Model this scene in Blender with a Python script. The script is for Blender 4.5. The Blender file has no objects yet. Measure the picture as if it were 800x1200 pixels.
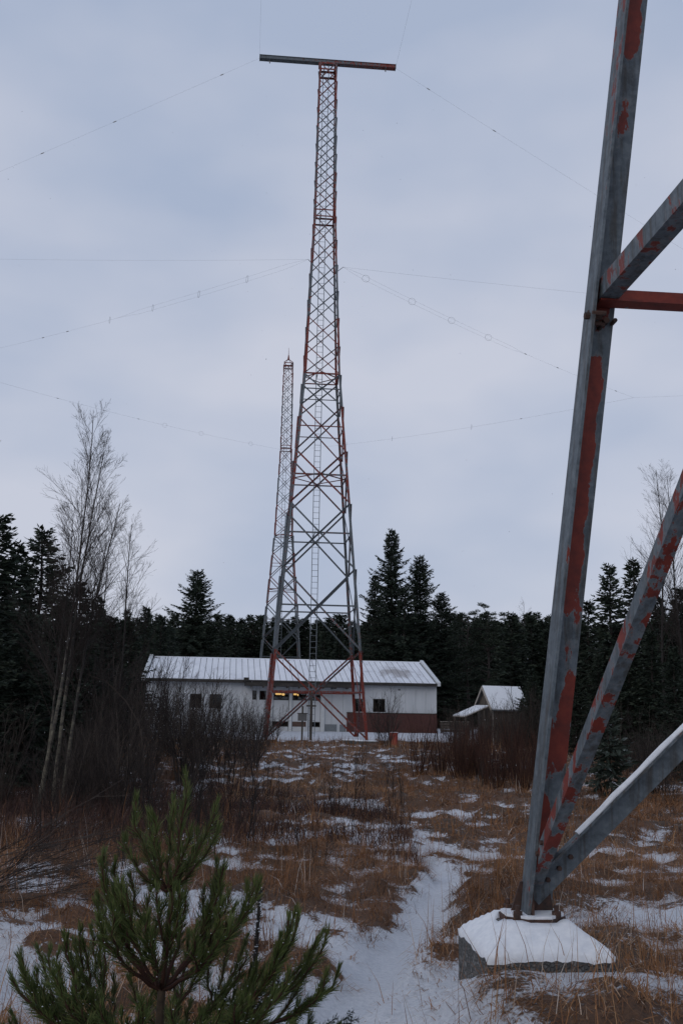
import bpy, math, random
import numpy as np
from mathutils import Vector, Matrix

# ------------------------------------------------------------------ camera, sky, sun, exposure
scene = bpy.context.scene
PITCH = math.atan(233 / 1200.0)
ROLL = math.radians(1.0)
EYE = np.array([0.0, 0.0, 1.6])
_fw = np.array([0, math.cos(PITCH), math.sin(PITCH)])
_r = np.array([1.0, 0, 0])
_u = np.cross(_r, _fw)
RT = _r * math.cos(ROLL) + _u * math.sin(ROLL)
UP = -_r * math.sin(ROLL) + _u * math.cos(ROLL)
cam_data = bpy.data.cameras.new("camera")
cam_data.sensor_fit = 'VERTICAL'
cam_data.sensor_height = 36.0
cam_data.lens = 36.0
cam_data.clip_start = 0.05
cam_data.clip_end = 5000
cam = bpy.data.objects.new("camera", cam_data)
scene.collection.objects.link(cam)
m = Matrix(((RT[0], UP[0], -_fw[0]), (RT[1], UP[1], -_fw[1]), (RT[2], UP[2], -_fw[2])))
cam.matrix_world = Matrix.Translation(Vector(EYE)) @ m.to_4x4()
scene.camera = cam

SUN_EL, SUN_AZ = math.radians(28), math.radians(215)
world = bpy.data.worlds.new("World")
scene.world = world
world.use_nodes = True
wn, wl = world.node_tree.nodes, world.node_tree.links
wn.clear()
w_out = wn.new('ShaderNodeOutputWorld')
w_bg = wn.new('ShaderNodeBackground')
w_bg.inputs['Strength'].default_value = 0.1
w_sky = wn.new('ShaderNodeTexSky')
w_sky.sky_type = 'NISHITA'
w_sky.sun_disc = False
w_sky.sun_elevation = SUN_EL
w_sky.sun_rotation = SUN_AZ
w_sky.dust_density = 3.0
w_tc = wn.new('ShaderNodeTexCoord')
w_map = wn.new('ShaderNodeMapping')
w_map.inputs['Scale'].default_value = (1.0, 1.0, 2.0)
w_no = wn.new('ShaderNodeTexNoise')
w_no.inputs['Scale'].default_value = 2.6
w_no.inputs['Detail'].default_value = 4.0
w_no.inputs['Roughness'].default_value = 0.45
w_ramp = wn.new('ShaderNodeValToRGB')
w_ramp.color_ramp.elements[0].position = 0.34
w_ramp.color_ramp.elements[0].color = (0.405, 0.475, 0.625, 1)
w_ramp.color_ramp.elements[1].position = 0.66
w_ramp.color_ramp.elements[1].color = (0.585, 0.615, 0.720, 1)
w_sep = wn.new('ShaderNodeSeparateXYZ')
w_mr = wn.new('ShaderNodeMapRange')           # an overcast sky a little paler low down
w_mr.inputs['From Min'].default_value = 0.0
w_mr.inputs['From Max'].default_value = 0.75
w_mr.inputs['To Min'].default_value = 0.62
w_mr.inputs['To Max'].default_value = 0.30
w_add = wn.new('ShaderNodeMath'); w_add.operation = 'ADD'
w_sub = wn.new('ShaderNodeMath'); w_sub.operation = 'MULTIPLY_ADD'
w_sub.inputs[1].default_value = 1.25
w_sub.inputs[2].default_value = -0.60
w_sc = wn.new('ShaderNodeVectorMath'); w_sc.operation = 'SCALE'
w_sc.inputs['Scale'].default_value = 10.0
w_mix = wn.new('ShaderNodeMix'); w_mix.data_type = 'RGBA'
w_mix.inputs['Factor'].default_value = 0.94
wl.new(w_tc.outputs['Generated'], w_map.inputs['Vector'])
wl.new(w_map.outputs['Vector'], w_no.inputs['Vector'])
wl.new(w_tc.outputs['Generated'], w_sep.inputs['Vector'])
wl.new(w_sep.outputs['Z'], w_mr.inputs['Value'])
wl.new(w_no.outputs['Fac'], w_sub.inputs[0])
wl.new(w_sub.outputs[0], w_add.inputs[0])
wl.new(w_mr.outputs['Result'], w_add.inputs[1])
wl.new(w_add.outputs[0], w_ramp.inputs['Fac'])
wl.new(w_ramp.outputs['Color'], w_sc.inputs[0])
wl.new(w_sky.outputs['Color'], w_mix.inputs[6])
wl.new(w_sc.outputs[0], w_mix.inputs[7])
wl.new(w_mix.outputs[2], w_bg.inputs['Color'])
wl.new(w_bg.outputs['Background'], w_out.inputs['Surface'])

sun_d = bpy.data.lights.new("sun", 'SUN')
sun_d.energy = 0.5
sun_d.angle = math.radians(40)
sun_d.color = (1.0, 0.97, 0.93)
sun = bpy.data.objects.new("sun", sun_d)
scene.collection.objects.link(sun)
_sd = Vector((math.sin(SUN_AZ) * math.cos(SUN_EL), math.cos(SUN_AZ) * math.cos(SUN_EL), math.sin(SUN_EL)))
sun.rotation_euler = _sd.to_track_quat('Z', 'Y').to_euler()

vs = scene.view_settings
vs.view_transform = 'Standard'
vs.look = 'None'
vs.exposure = 0.0
vs.gamma = 1.0
vs.use_curve_mapping = False

# ------------------------------------------------------------------ helpers
COL = scene.collection
rnd = random.Random(7)


def at(x, y, Y):
    """A point at distance Y along the view direction of a photo pixel."""
    d = _fw + RT * (x - 400) / 1200.0 + UP * (600 - y) / 1200.0
    return EYE + d * (Y / d[1])


def tag(o, label=None, cat=None, group=None, kind=None):
    if label: o["label"] = label
    if cat: o["category"] = cat
    if group: o["group"] = group
    if kind: o["kind"] = kind
    return o


def empty(name, loc=(0, 0, 0), rz=0.0):
    o = bpy.data.objects.new(name, None)
    o.empty_display_size = 0.2
    o.location = loc
    o.rotation_euler = (0, 0, rz)
    COL.objects.link(o)
    return o


def link(name, me, parent=None, loc=None, rot=None, scale=None):
    o = bpy.data.objects.new(name, me)
    COL.objects.link(o)
    if parent: o.parent = parent
    if loc is not None: o.location = loc
    if rot is not None: o.rotation_euler = rot
    if scale is not None: o.scale = scale
    return o


def np_mesh(name, V, Fc, mat, attrs=None, smooth=False):
    """V (n,3), Fc (m,k) uniform polygons."""
    V = np.asarray(V, np.float32); Fc = np.asarray(Fc, np.int32)
    me = bpy.data.meshes.new(name)
    me.vertices.add(len(V)); me.vertices.foreach_set('co', V.ravel())
    k = Fc.shape[1]
    me.loops.add(Fc.size); me.loops.foreach_set('vertex_index', Fc.ravel())
    me.polygons.add(len(Fc))
    me.polygons.foreach_set('loop_start', np.arange(0, Fc.size, k, dtype=np.int32))
    me.polygons.foreach_set('loop_total', np.full(len(Fc), k, np.int32))
    if smooth: me.polygons.foreach_set('use_smooth', np.ones(len(Fc), bool))
    for an, av in (attrs or {}).items():
        a = me.attributes.new(an, 'FLOAT', 'POINT')
        a.data.foreach_set('value', np.asarray(av, np.float32))
    me.update(calc_edges=True)
    if mat: me.materials.append(mat)
    return me


class MB:
    def __init__(self):
        self.v = []; self.f = []; self.a = []

    def add(self, vs_, fs, val=0.0):
        b = len(self.v)
        self.v += [tuple(p) for p in vs_]
        self.f += [tuple(b + i for i in f) for f in fs]
        if isinstance(val, (int, float)): self.a += [float(val)] * len(vs_)
        else: self.a += list(val)
        return self

    def box(self, x0, x1, y0, y1, z0, z1, val=0.0):
        return self.add([(x0, y0, z0), (x1, y0, z0), (x1, y1, z0), (x0, y1, z0), (x0, y0, z1), (x1, y0, z1), (x1, y1, z1), (x0, y1, z1)],
                        [(0, 3, 2, 1), (4, 5, 6, 7), (0, 1, 5, 4), (1, 2, 6, 5), (2, 3, 7, 6), (3, 0, 4, 7)], val)

    def prism(self, poly, axis, a, b, val=0.0):
        """poly: 2-D outline extruded along axis 0/1/2 from a to b."""
        def p3(p, t):
            q = list(p); q.insert(axis, t); return q
        n = len(poly)
        vs_ = [p3(p, a) for p in poly] + [p3(p, b) for p in poly]
        fs = [tuple(range(n)), tuple(range(2 * n - 1, n - 1, -1))] + [(i, i + n, (i + 1) % n + n, (i + 1) % n) for i in range(n)]
        return self.add(vs_, fs, val)

    def tube(self, pts, rad, sides=6, cap=True, val=0.0):
        pts = [np.asarray(p, float) for p in pts]
        if not hasattr(rad, '__len__'): rad = [rad] * len(pts)
        vs_, fs = [], []
        for i, p in enumerate(pts):
            d = pts[min(i + 1, len(pts) - 1)] - pts[max(i - 1, 0)]
            d = d / (np.linalg.norm(d) + 1e-9)
            ref = np.array([0, 0, 1.0]) if abs(d[2]) < 0.9 else np.array([1.0, 0, 0])
            s = np.cross(d, ref); s /= np.linalg.norm(s); t = np.cross(s, d)
            for k in range(sides):
                an = 2 * math.pi * k / sides
                vs_.append(p + rad[i] * (math.cos(an) * s + math.sin(an) * t))
        for i in range(len(pts) - 1):
            for k in range(sides):
                k2 = (k + 1) % sides
                fs.append((i * sides + k, i * sides + k2, (i + 1) * sides + k2, (i + 1) * sides + k))
        if cap:
            fs.append(tuple(range(sides - 1, -1, -1))); n0 = (len(pts) - 1) * sides
            fs.append(tuple(range(n0, n0 + sides)))
        return self.add(vs_, fs, val)

    def angle(self, P, Q, a, b, w, t, n=1, val=0.0, w2=None):
        """Steel angle from P to Q: flange along a and flange along b, heel on the line P-Q."""
        P = np.asarray(P, float); Q = np.asarray(Q, float); d = Q - P; d /= np.linalg.norm(d)
        a = np.asarray(a, float); a = a - d * (a @ d); a /= np.linalg.norm(a)
        b = np.asarray(b, float); b = b - d * (b @ d); b /= np.linalg.norm(b)
        w2 = w2 or w
        sec = [(0, 0), (w, 0), (w, t), (t, t), (t, w2), (0, w2)]
        vs_ = []
        for i in range(n + 1):
            o = P + (Q - P) * i / n
            vs_ += [o + a * s + b * q for s, q in sec]
        fs = []
        for i in range(n):
            for k in range(6):
                k2 = (k + 1) % 6
                fs.append((i * 6 + k, i * 6 + k2, i * 6 + 6 + k2, i * 6 + 6 + k))
        e = n * 6
        fs += [(0, 1, 2, 3), (0, 3, 4, 5), (e + 3, e + 2, e + 1, e), (e + 5, e + 4, e + 3, e)]
        return self.add(vs_, fs, val)

    def mesh(self, name, mat, attr=None, smooth=False):
        me = bpy.data.meshes.new(name)
        me.from_pydata(self.v, [], self.f)
        if attr:
            at_ = me.attributes.new(attr, 'FLOAT', 'POINT')
            at_.data.foreach_set('value', np.asarray(self.a, np.float32))
        if smooth:
            me.polygons.foreach_set('use_smooth', np.ones(len(me.polygons), bool))
        me.update()
        if mat: me.materials.append(mat)
        return me

    def build(self, name, mat, parent=None, attr=None, smooth=False, loc=None, rot=None):
        return link(name, self.mesh(name, mat, attr, smooth), parent, loc, rot)


# value noise on arrays
def _hash(ix, iy, seed):
    h = (ix.astype(np.int64) * 374761393 + iy.astype(np.int64) * 668265263 + seed * 974711) & 0x7fffffff
    h = ((h ^ (h >> 13)) * 1274126177) & 0x7fffffff
    h = (h ^ (h >> 16))
    return (h & 0xffff) / 65535.0


def vnoise(x, y, s, seed=0):
    x = np.asarray(x, float) / s; y = np.asarray(y, float) / s
    ix = np.floor(x); iy = np.floor(y); fx = x - ix; fy = y - iy
    fx = fx * fx * (3 - 2 * fx); fy = fy * fy * (3 - 2 * fy)
    a = _hash(ix, iy, seed); b = _hash(ix + 1, iy, seed); c = _hash(ix, iy + 1, seed); d = _hash(ix + 1, iy + 1, seed)
    return (a * (1 - fx) + b * fx) * (1 - fy) + (c * (1 - fx) + d * fx) * fy


def fbm(x, y, s, seed=0, oct=4):
    t = 0; am = 1; tot = 0
    for i in range(oct):
        t = t + am * vnoise(x + 17.3 * i, y - 9.1 * i, s, seed + i); tot += am; am *= 0.5; s *= 0.5
    return t / tot


def sstep(a, b, x):
    t = np.clip((np.asarray(x, float) - a) / (b - a), 0, 1)
    return t * t * (3 - 2 * t)


PATH = [(-0.40, 3.6, 0.26), (0.02, 5.1, 0.25), (0.24, 6.1, 0.23), (0.50, 7.6, 0.27), (0.72, 8.8, 0.30), (1.0, 10.2, 0.26), (1.15, 11.6, 0.16), (1.1, 13.0, 0.10)]


def path_mask(x, y):
    best = np.full(np.shape(x), -9.0)
    for (x0, y0, w0), (x1, y1, w1) in zip(PATH[:-1], PATH[1:]):
        dx, dy = x1 - x0, y1 - y0
        t = np.clip(((x - x0) * dx + (y - y0) * dy) / (dx * dx + dy * dy), 0, 1)
        d = np.hypot(x - x0 - t * dx, y - y0 - t * dy)
        best = np.maximum(best, 1 - d / (w0 + (w1 - w0) * t))
    return best      # > 0 inside


def ground_h(x, y):
    x = np.asarray(x, float); y = np.asarray(y, float)
    near = 1 - sstep(45, 80, np.hypot(x, y))
    h = 0.16 * (1 - sstep(6, 24, y)) + 0.36 * np.exp(-((x - 1.05) ** 2 + (y - 4.32) ** 2) / (2 * 0.80 ** 2))
    h = h + 0.32 * np.exp(-(((x - 3.4) / 1.6) ** 2 + ((y - 4.0) / 1.3) ** 2) / 2) * 0.6
    h = h + near * ((fbm(x, y, 2.6, 3, 3) - 0.5) * 0.26 + (fbm(x, y, 0.6, 11, 2) - 0.5) * 0.13 * (1 - np.clip(path_mask(x, y) * 2, 0, 0.8)))
    h = h + near * 0.30 * (fbm(x, y * 0.8, 0.34, 21, 2) - 0.5) * (1 - np.clip(path_mask(x, y) * 2.5 + 0.5, 0, 0.85)) * (1 - 0.8 * np.exp(-((x - 0.85) ** 2 + (y - 4.7) ** 2) / 0.3))
    h = h - 0.10 * sstep(0, 0.6, path_mask(x, y))
    h = h - 0.12 * sstep(30, 52, y) + 0.33 * sstep(60, 69, y)
    h = h - 0.28 * sstep(5.5, 15, y) * (1 - sstep(18, 46, y))
    h = h + 0.05 * (fbm(x, y, 9, 31, 2) - 0.5)
    return h


def gh(x, y):
    return float(ground_h(np.array([x]), np.array([y]))[0])


def grass_cover(x, y):
    """0 = open snow, 1 = thick dead grass."""
    n = 0.58 * fbm(x, y * 0.8, 0.34, 21, 3) + 0.24 * fbm(x, y * 0.8, 1.1, 41, 2) + 0.18 * vnoise(x, y, 4.5, 43)
    g = sstep(0.36, 0.60, n + 0.012 + 0.055 * sstep(8, 20, y) + 0.055 * sstep(22, 40, y) - 0.03 * (1 - sstep(7, 12, y)) - 0.035 * sstep(0.2, -0.8, x) * (1 - sstep(8, 11, y)))
    g = np.maximum(g, 0.95 * np.exp(-(((x - 1.15) / 0.8) ** 2 + ((y - 4.0) / 0.45) ** 2)))
    pm = path_mask(x, y) + (fbm(x, y, 0.5, 77, 2) - 0.5) * 1.3
    g = g * (1 - sstep(-0.05, 0.35, pm))
    # open snow beyond the tower leg and on the lawn before the building
    g = g * (1 - 0.7 * np.exp(-(((x - 2.6) / 0.8) ** 2 + ((y - 8.0) / 0.9) ** 2)))
    lawn = sstep(59.5, 62.5, y + 3 * (fbm(x, y, 3.0, 5, 2) - 0.5)) * (1 - sstep(80, 95, y))
    g = g * (1 - 0.85 * lawn)
    return g


# ------------------------------------------------------------------ materials
def nmat(name):
    mt = bpy.data.materials.new(name); mt.use_nodes = True
    nt = mt.node_tree; nt.nodes.clear()
    out = nt.nodes.new('ShaderNodeOutputMaterial')
    b = nt.nodes.new('ShaderNodeBsdfPrincipled')
    nt.links.new(b.outputs[0], out.inputs['Surface'])
    return mt, nt, b, out


def N(nt, t, **kw):
    n = nt.nodes.new(t)
    for k, v in kw.items():
        if k.startswith('i_'):
            n.inputs[k[2:].replace('_', ' ')].default_value = v
        else:
            setattr(n, k, v)
    return n


def ramp(nt, pts):
    r = nt.nodes.new('ShaderNodeValToRGB')
    els = r.color_ramp.elements
    while len(els) < len(pts): els.new(0.5)
    for e, (p, c) in zip(els, pts):
        e.position = p; e.color = tuple(c) + (1,)
    return r


def bump(nt, b, height, strength=0.4, dist=0.01):
    bn = N(nt, 'ShaderNodeBump', i_Strength=strength, i_Distance=dist)
    nt.links.new(height, bn.inputs['Height'])
    nt.links.new(bn.outputs[0], b.inputs['Normal'])


def simple(name, c0, c1, scale=8.0, rough=0.8, bstr=0.3, bdist=0.01, metal=0.0, detail=5, coords='Object', stretch=(1, 1, 1)):
    mt, nt, b, _ = nmat(name)
    tc = N(nt, 'ShaderNodeTexCoord'); mp = N(nt, 'ShaderNodeMapping')
    mp.inputs['Scale'].default_value = stretch
    no = N(nt, 'ShaderNodeTexNoise', i_Scale=scale, i_Detail=float(detail), i_Roughness=0.6)
    nt.links.new(tc.outputs[coords], mp.inputs[0]); nt.links.new(mp.outputs[0], no.inputs['Vector'])
    r = ramp(nt, [(0.3, c0), (0.7, c1)])
    nt.links.new(no.outputs['Fac'], r.inputs[0]); nt.links.new(r.outputs[0], b.inputs['Base Color'])
    b.inputs['Roughness'].default_value = rough
    b.inputs['Metallic'].default_value = metal
    if bstr: bump(nt, b, no.outputs['Fac'], bstr, bdist)
    return mt


def make_steel():
    """Galvanised steel with flaking red paint; the 'paint' attribute says how much paint is left."""
    mt, nt, b, _ = nmat('flaking_painted_steel')
    tc = N(nt, 'ShaderNodeTexCoord')
    at_ = N(nt, 'ShaderNodeAttribute', attribute_name='paint')
    mp = N(nt, 'ShaderNodeMapping'); mp.inputs['Scale'].default_value = (1, 1, 0.45)
    n1 = N(nt, 'ShaderNodeTexNoise', i_Scale=12.0, i_Detail=10.0, i_Roughness=0.66)
    nt.links.new(tc.outputs['Object'], mp.inputs[0]); nt.links.new(mp.outputs[0], n1.inputs['Vector'])
    s = N(nt, 'ShaderNodeMath', operation='MULTIPLY_ADD'); s.inputs[1].default_value = 1.9; s.inputs[2].default_value = -0.95
    nt.links.new(n1.outputs['Fac'], s.inputs[0])
    ad = N(nt, 'ShaderNodeMath', operation='ADD')
    nt.links.new(s.outputs[0], ad.inputs[0]); nt.links.new(at_.outputs['Fac'], ad.inputs[1])
    mk = N(nt, 'ShaderNodeMapRange', interpolation_type='SMOOTHSTEP'); mk.inputs['From Min'].default_value = 0.485; mk.inputs['From Max'].default_value = 0.515
    nt.links.new(ad.outputs[0], mk.inputs['Value'])
    edge = N(nt, 'ShaderNodeMapRange', interpolation_type='SMOOTHSTEP'); edge.inputs['From Min'].default_value = 0.38; edge.inputs['From Max'].default_value = 0.50
    nt.links.new(ad.outputs[0], edge.inputs['Value'])
    # galvanised: mottled spangle plus long streaks
    n2 = N(nt, 'ShaderNodeTexNoise', i_Scale=14.0, i_Detail=6.0, i_Roughness=0.7)
    n3 = N(nt, 'ShaderNodeTexVoronoi', i_Scale=60.0)
    nt.links.new(tc.outputs['Object'], n2.inputs['Vector']); nt.links.new(tc.outputs['Object'], n3.inputs['Vector'])
    mm = N(nt, 'ShaderNodeMath', operation='MULTIPLY_ADD'); mm.inputs[1].default_value = 0.12
    sepc = N(nt, 'ShaderNodeSeparateColor')
    nt.links.new(n3.outputs['Color'], sepc.inputs[0])
    nt.links.new(sepc.outputs[0], mm.inputs[0]); nt.links.new(n2.outputs['Fac'], mm.inputs[2])
    rg = ramp(nt, [(0.32, (0.045, 0.057, 0.067)), (0.56, (0.090, 0.110, 0.126)), (0.8, (0.150, 0.170, 0.185))])
    nt.links.new(mm.outputs[0], rg.inputs[0])
    # rain streaks: dirt and rust run down the steel
    mps = N(nt, 'ShaderNodeMapping'); mps.inputs['Scale'].default_value = (34, 34, 0.9)
    n4 = N(nt, 'ShaderNodeTexNoise', i_Scale=1.0, i_Detail=5.0, i_Roughness=0.6)
    nt.links.new(tc.outputs['Object'], mps.inputs[0]); nt.links.new(mps.outputs[0], n4.inputs['Vector'])
    rst = ramp(nt, [(0.36, (0.62, 0.52, 0.45)), (0.52, (1.0, 1.0, 1.0)), (0.75, (1.18, 1.17, 1.15))])
    nt.links.new(n4.outputs['Fac'], rst.inputs[0])
    stk = N(nt, 'ShaderNodeMix', data_type='RGBA', blend_type='MULTIPLY'); stk.inputs[0].default_value = 1.0
    nt.links.new(rg.outputs[0], stk.inputs[6]); nt.links.new(rst.outputs[0], stk.inputs[7])
    # the pale primer rim where paint has let go
    rim = N(nt, 'ShaderNodeMix', data_type='RGBA'); rim.inputs[7].default_value = (0.165, 0.17, 0.175, 1)
    fm = N(nt, 'ShaderNodeMath', operation='MULTIPLY'); fm.inputs[1].default_value = 0.55
    nt.links.new(edge.outputs[0], fm.inputs[0]); nt.links.new(fm.outputs[0], rim.inputs[0]); nt.links.new(stk.outputs[2], rim.inputs[6])
    rp = ramp(nt, [(0.3, (0.085, 0.011, 0.006)), (0.55, (0.170, 0.020, 0.009)), (0.8, (0.225, 0.038, 0.016))])
    nt.links.new(n2.outputs['Fac'], rp.inputs[0])
    mx = N(nt, 'ShaderNodeMix', data_type='RGBA')
    nt.links.new(mk.outputs[0], mx.inputs[0]); nt.links.new(rim.outputs[2], mx.inputs[6]); nt.links.new(rp.outputs[0], mx.inputs[7])
    nt.links.new(mx.outputs[2], b.inputs['Base Color'])
    b.inputs['Roughness'].default_value = 0.62
    b.inputs['Metallic'].default_value = 0.12
    hh = N(nt, 'ShaderNodeMath', operation='MULTIPLY_ADD'); hh.inputs[1].default_value = 0.25
    nt.links.new(n2.outputs['Fac'], hh.inputs[0]); nt.links.new(mk.outputs[0], hh.inputs[2])
    bump(nt, b, hh.outputs[0], 0.35, 0.002)
    return mt


def make_snow():
    mt, nt, b, _ = nmat('snow')
    tc = N(nt, 'ShaderNodeTexCoord')
    n1 = N(nt, 'ShaderNodeTexNoise', i_Scale=26.0, i_Detail=7.0, i_Roughness=0.6)
    nt.links.new(tc.outputs['Object'], n1.inputs['Vector'])
    r = ramp(nt, [(0.3, (0.66, 0.68, 0.72)), (0.65, (0.80, 0.81, 0.83))])
    nt.links.new(n1.outputs['Fac'], r.inputs[0]); nt.links.new(r.outputs[0], b.inputs['Base Color'])
    b.inputs['Roughness'].default_value = 0.8
    bump(nt, b, n1.outputs['Fac'], 0.35, 0.02)
    return mt


def make_ground():
    mt, nt, b, _ = nmat('snowy_heath_ground')
    tc = N(nt, 'ShaderNodeTexCoord')
    at_ = N(nt, 'ShaderNodeAttribute', attribute_name='cover')
    n1 = N(nt, 'ShaderNodeTexNoise', i_Scale=5.5, i_Detail=9.0, i_Roughness=0.68)
    n2 = N(nt, 'ShaderNodeTexNoise', i_Scale=38.0, i_Detail=5.0, i_Roughness=0.7)
    n3 = N(nt, 'ShaderNodeTexNoise', i_Scale=0.9, i_Detail=4.0)
    for n in (n1, n2, n3): nt.links.new(tc.outputs['Object'], n.inputs['Vector'])
    a1 = N(nt, 'ShaderNodeMath', operation='MULTIPLY_ADD'); a1.inputs[1].default_value = 1.1
    nt.links.new(n1.outputs['Fac'], a1.inputs[0]); nt.links.new(at_.outputs['Fac'], a1.inputs[2])
    a2 = N(nt, 'ShaderNodeMath', operation='MULTIPLY_ADD'); a2.inputs[1].default_value = 1.0
    nt.links.new(n2.outputs['Fac'], a2.inputs[0]); nt.links.new(a1.outputs[0], a2.inputs[2])
    mk = N(nt, 'ShaderNodeMapRange', interpolation_type='SMOOTHSTEP'); mk.inputs['From Min'].default_value = 1.71; mk.inputs['From Max'].default_value = 1.90
    nt.links.new(a2.outputs[0], mk.inputs['Value'])
    rs = ramp(nt, [(0.3, (0.50, 0.52, 0.57)), (0.65, (0.68, 0.69, 0.72))])
    nt.links.new(n2.outputs['Fac'], rs.inputs[0])
    rl = ramp(nt, [(0.3, (0.045, 0.028, 0.018)), (0.5, (0.105, 0.056, 0.030)), (0.72, (0.18, 0.100, 0.052))])
    nt.links.new(n2.outputs['Fac'], rl.inputs[0])
    rl2 = ramp(nt, [(0.35, (0.55, 0.55, 0.5)), (0.65, (1.15, 1.0, 0.9))])
    nt.links.new(n3.outputs['Fac'], rl2.inputs[0])
    ml = N(nt, 'ShaderNodeMix', data_type='RGBA', blend_type='MULTIPLY'); ml.inputs[0].default_value = 1.0
    nt.links.new(rl.outputs[0], ml.inputs[6]); nt.links.new(rl2.outputs[0], ml.inputs[7])
    mx = N(nt, 'ShaderNodeMix', data_type='RGBA')
    nt.links.new(mk.outputs[0], mx.inputs[0]); nt.links.new(rs.outputs[0], mx.inputs[6]); nt.links.new(ml.outputs[2], mx.inputs[7])
    nt.links.new(mx.outputs[2], b.inputs['Base Color'])
    b.inputs['Roughness'].default_value = 0.9
    hm = N(nt, 'ShaderNodeMath', operation='MULTIPLY_ADD'); hm.inputs[1].default_value = 0.5
    nt.links.new(n1.outputs['Fac'], hm.inputs[0]); nt.links.new(n2.outputs['Fac'], hm.inputs[2])
    bump(nt, b, hm.outputs[0], 0.7, 0.05)
    return mt


def tint_mat(name, pts, rough=0.8, attr='tint', jitter=0.0):
    mt, nt, b, _ = nmat(name)
    at_ = N(nt, 'ShaderNodeAttribute', attribute_name=attr)
    r = ramp(nt, pts)
    src = at_.outputs['Fac']
    if jitter:
        oi = N(nt, 'ShaderNodeObjectInfo')
        q = N(nt, 'ShaderNodeMath', operation='MULTIPLY_ADD'); q.inputs[1].default_value = jitter
        nt.links.new(oi.outputs['Random'], q.inputs[0]); nt.links.new(src, q.inputs[2]); src = q.outputs[0]
    nt.links.new(src, r.inputs[0]); nt.links.new(r.outputs[0], b.inputs['Base Color'])
    b.inputs['Roughness'].default_value = rough
    b.inputs['Specular IOR Level'].default_value = 0.25
    return mt


M = {}
M['steel'] = make_steel()
M['snow'] = make_snow()
M['ground'] = make_ground()
M['grass'] = tint_mat('dead_grass', [(0.0, (0.055, 0.030, 0.018)), (0.3, (0.165, 0.076, 0.034)), (0.6, (0.28, 0.130, 0.054)), (0.88, (0.38, 0.225, 0.115)), (1.0, (0.55, 0.50, 0.46))])
M['heather'] = tint_mat('dark_heather', [(0.0, (0.022, 0.013, 0.012)), (0.6, (0.06, 0.03, 0.024)), (1.0, (0.13, 0.075, 0.055))])
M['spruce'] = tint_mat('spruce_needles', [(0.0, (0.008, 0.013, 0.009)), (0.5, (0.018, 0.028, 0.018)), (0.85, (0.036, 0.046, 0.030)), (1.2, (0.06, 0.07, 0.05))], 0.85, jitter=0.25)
M['spruce_frost'] = tint_mat('frosted_spruce_needles', [(0.0, (0.016, 0.024, 0.018)), (0.6, (0.045, 0.058, 0.045)), (0.85, (0.10, 0.115, 0.105)), (1.0, (0.30, 0.32, 0.33))], 0.85)
M['pine'] = tint_mat('pine_needles', [(0.0, (0.022, 0.033, 0.009)), (0.5, (0.064, 0.088, 0.023)), (0.85, (0.115, 0.135, 0.04)), (1.0, (0.18, 0.155, 0.065))], 0.6)
M['bark'] = simple('conifer_bark', (0.018, 0.014, 0.012), (0.045, 0.035, 0.029), 18, 0.9, 0.6, 0.02)
M['pine_bark'] = simple('young_pine_bark', (0.022, 0.015, 0.009), (0.065, 0.042, 0.022), 60, 0.85, 0.5, 0.004)
M['twig'] = tint_mat('bare_twigs', [(0.0, (0.014, 0.011, 0.010)), (0.6, (0.040, 0.030, 0.026)), (1.0, (0.085, 0.068, 0.055))], 0.85)
M['willow'] = tint_mat('red_willow_stems', [(0.0, (0.020, 0.011, 0.009)), (0.6, (0.060, 0.026, 0.018)), (1.0, (0.13, 0.065, 0.04))], 0.8)
M['concrete'] = None
M['wire'] = simple('weathered_wire', (0.10, 0.11, 0.12), (0.18, 0.19, 0.2), 30, 0.6, 0, metal=0.2)
M['white_wall'] = simple('white_cladding', (0.50, 0.52, 0.54), (0.62, 0.635, 0.65), 1.3, 0.7, 0.1, 0.01, detail=7, stretch=(1, 1, 0.3))
M['white_trim'] = simple('white_trim', (0.55, 0.57, 0.58), (0.66, 0.68, 0.69), 4, 0.6, 0.05, 0.005)
M['dark_backing'] = simple('dark_backing', (0.02, 0.02, 0.022), (0.04, 0.04, 0.042), 5, 0.9, 0)
M['fascia'] = simple('dark_fascia', (0.022, 0.020, 0.018), (0.055, 0.048, 0.042), 6, 0.8, 0.3, 0.01, stretch=(0.4, 1, 1))
M['roof_metal'] = simple('roof_metal', (0.10, 0.105, 0.11), (0.17, 0.175, 0.18), 5, 0.5, 0.1, metal=0.4)
M['brown_panel'] = simple('brown_panel', (0.075, 0.045, 0.035), (0.13, 0.08, 0.065), 6, 0.8, 0.2)
M['interior'] = simple('dim_interior', (0.03, 0.028, 0.026), (0.06, 0.055, 0.05), 2, 0.9, 0)
M['shed_wood'] = simple('weathered_boards', (0.055, 0.045, 0.036), (0.13, 0.108, 0.088), 7, 0.9, 0.4, 0.01, stretch=(1, 1, 0.12))
M['shed_trim'] = simple('pale_weathered_trim', (0.25, 0.22, 0.19), (0.38, 0.34, 0.30), 9, 0.8, 0.2)
M['post_wood'] = simple('tarred_post_wood', (0.04, 0.035, 0.03), (0.10, 0.085, 0.07), 12, 0.9, 0.4, stretch=(1, 1, 0.1))
M['red_box'] = simple('faded_red_enamel', (0.24, 0.03, 0.022), (0.34, 0.05, 0.032), 6, 0.6, 0.1)
M['grey_box'] = simple('grey_enamel', (0.09, 0.09, 0.09), (0.15, 0.15, 0.15), 6, 0.6, 0.1)
M['rust'] = simple('rusty_steel', (0.022, 0.016, 0.014), (0.085, 0.040, 0.027), 30, 0.85, 0.5, 0.004)
M['galv'] = simple('galvanised_hardware', (0.13, 0.15, 0.165), (0.24, 0.26, 0.275), 25, 0.6, 0.2, 0.003, metal=0.15)
M['ceramic'] = simple('insulator_glaze', (0.12, 0.11, 0.10), (0.2, 0.18, 0.17), 20, 0.3, 0)


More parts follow.
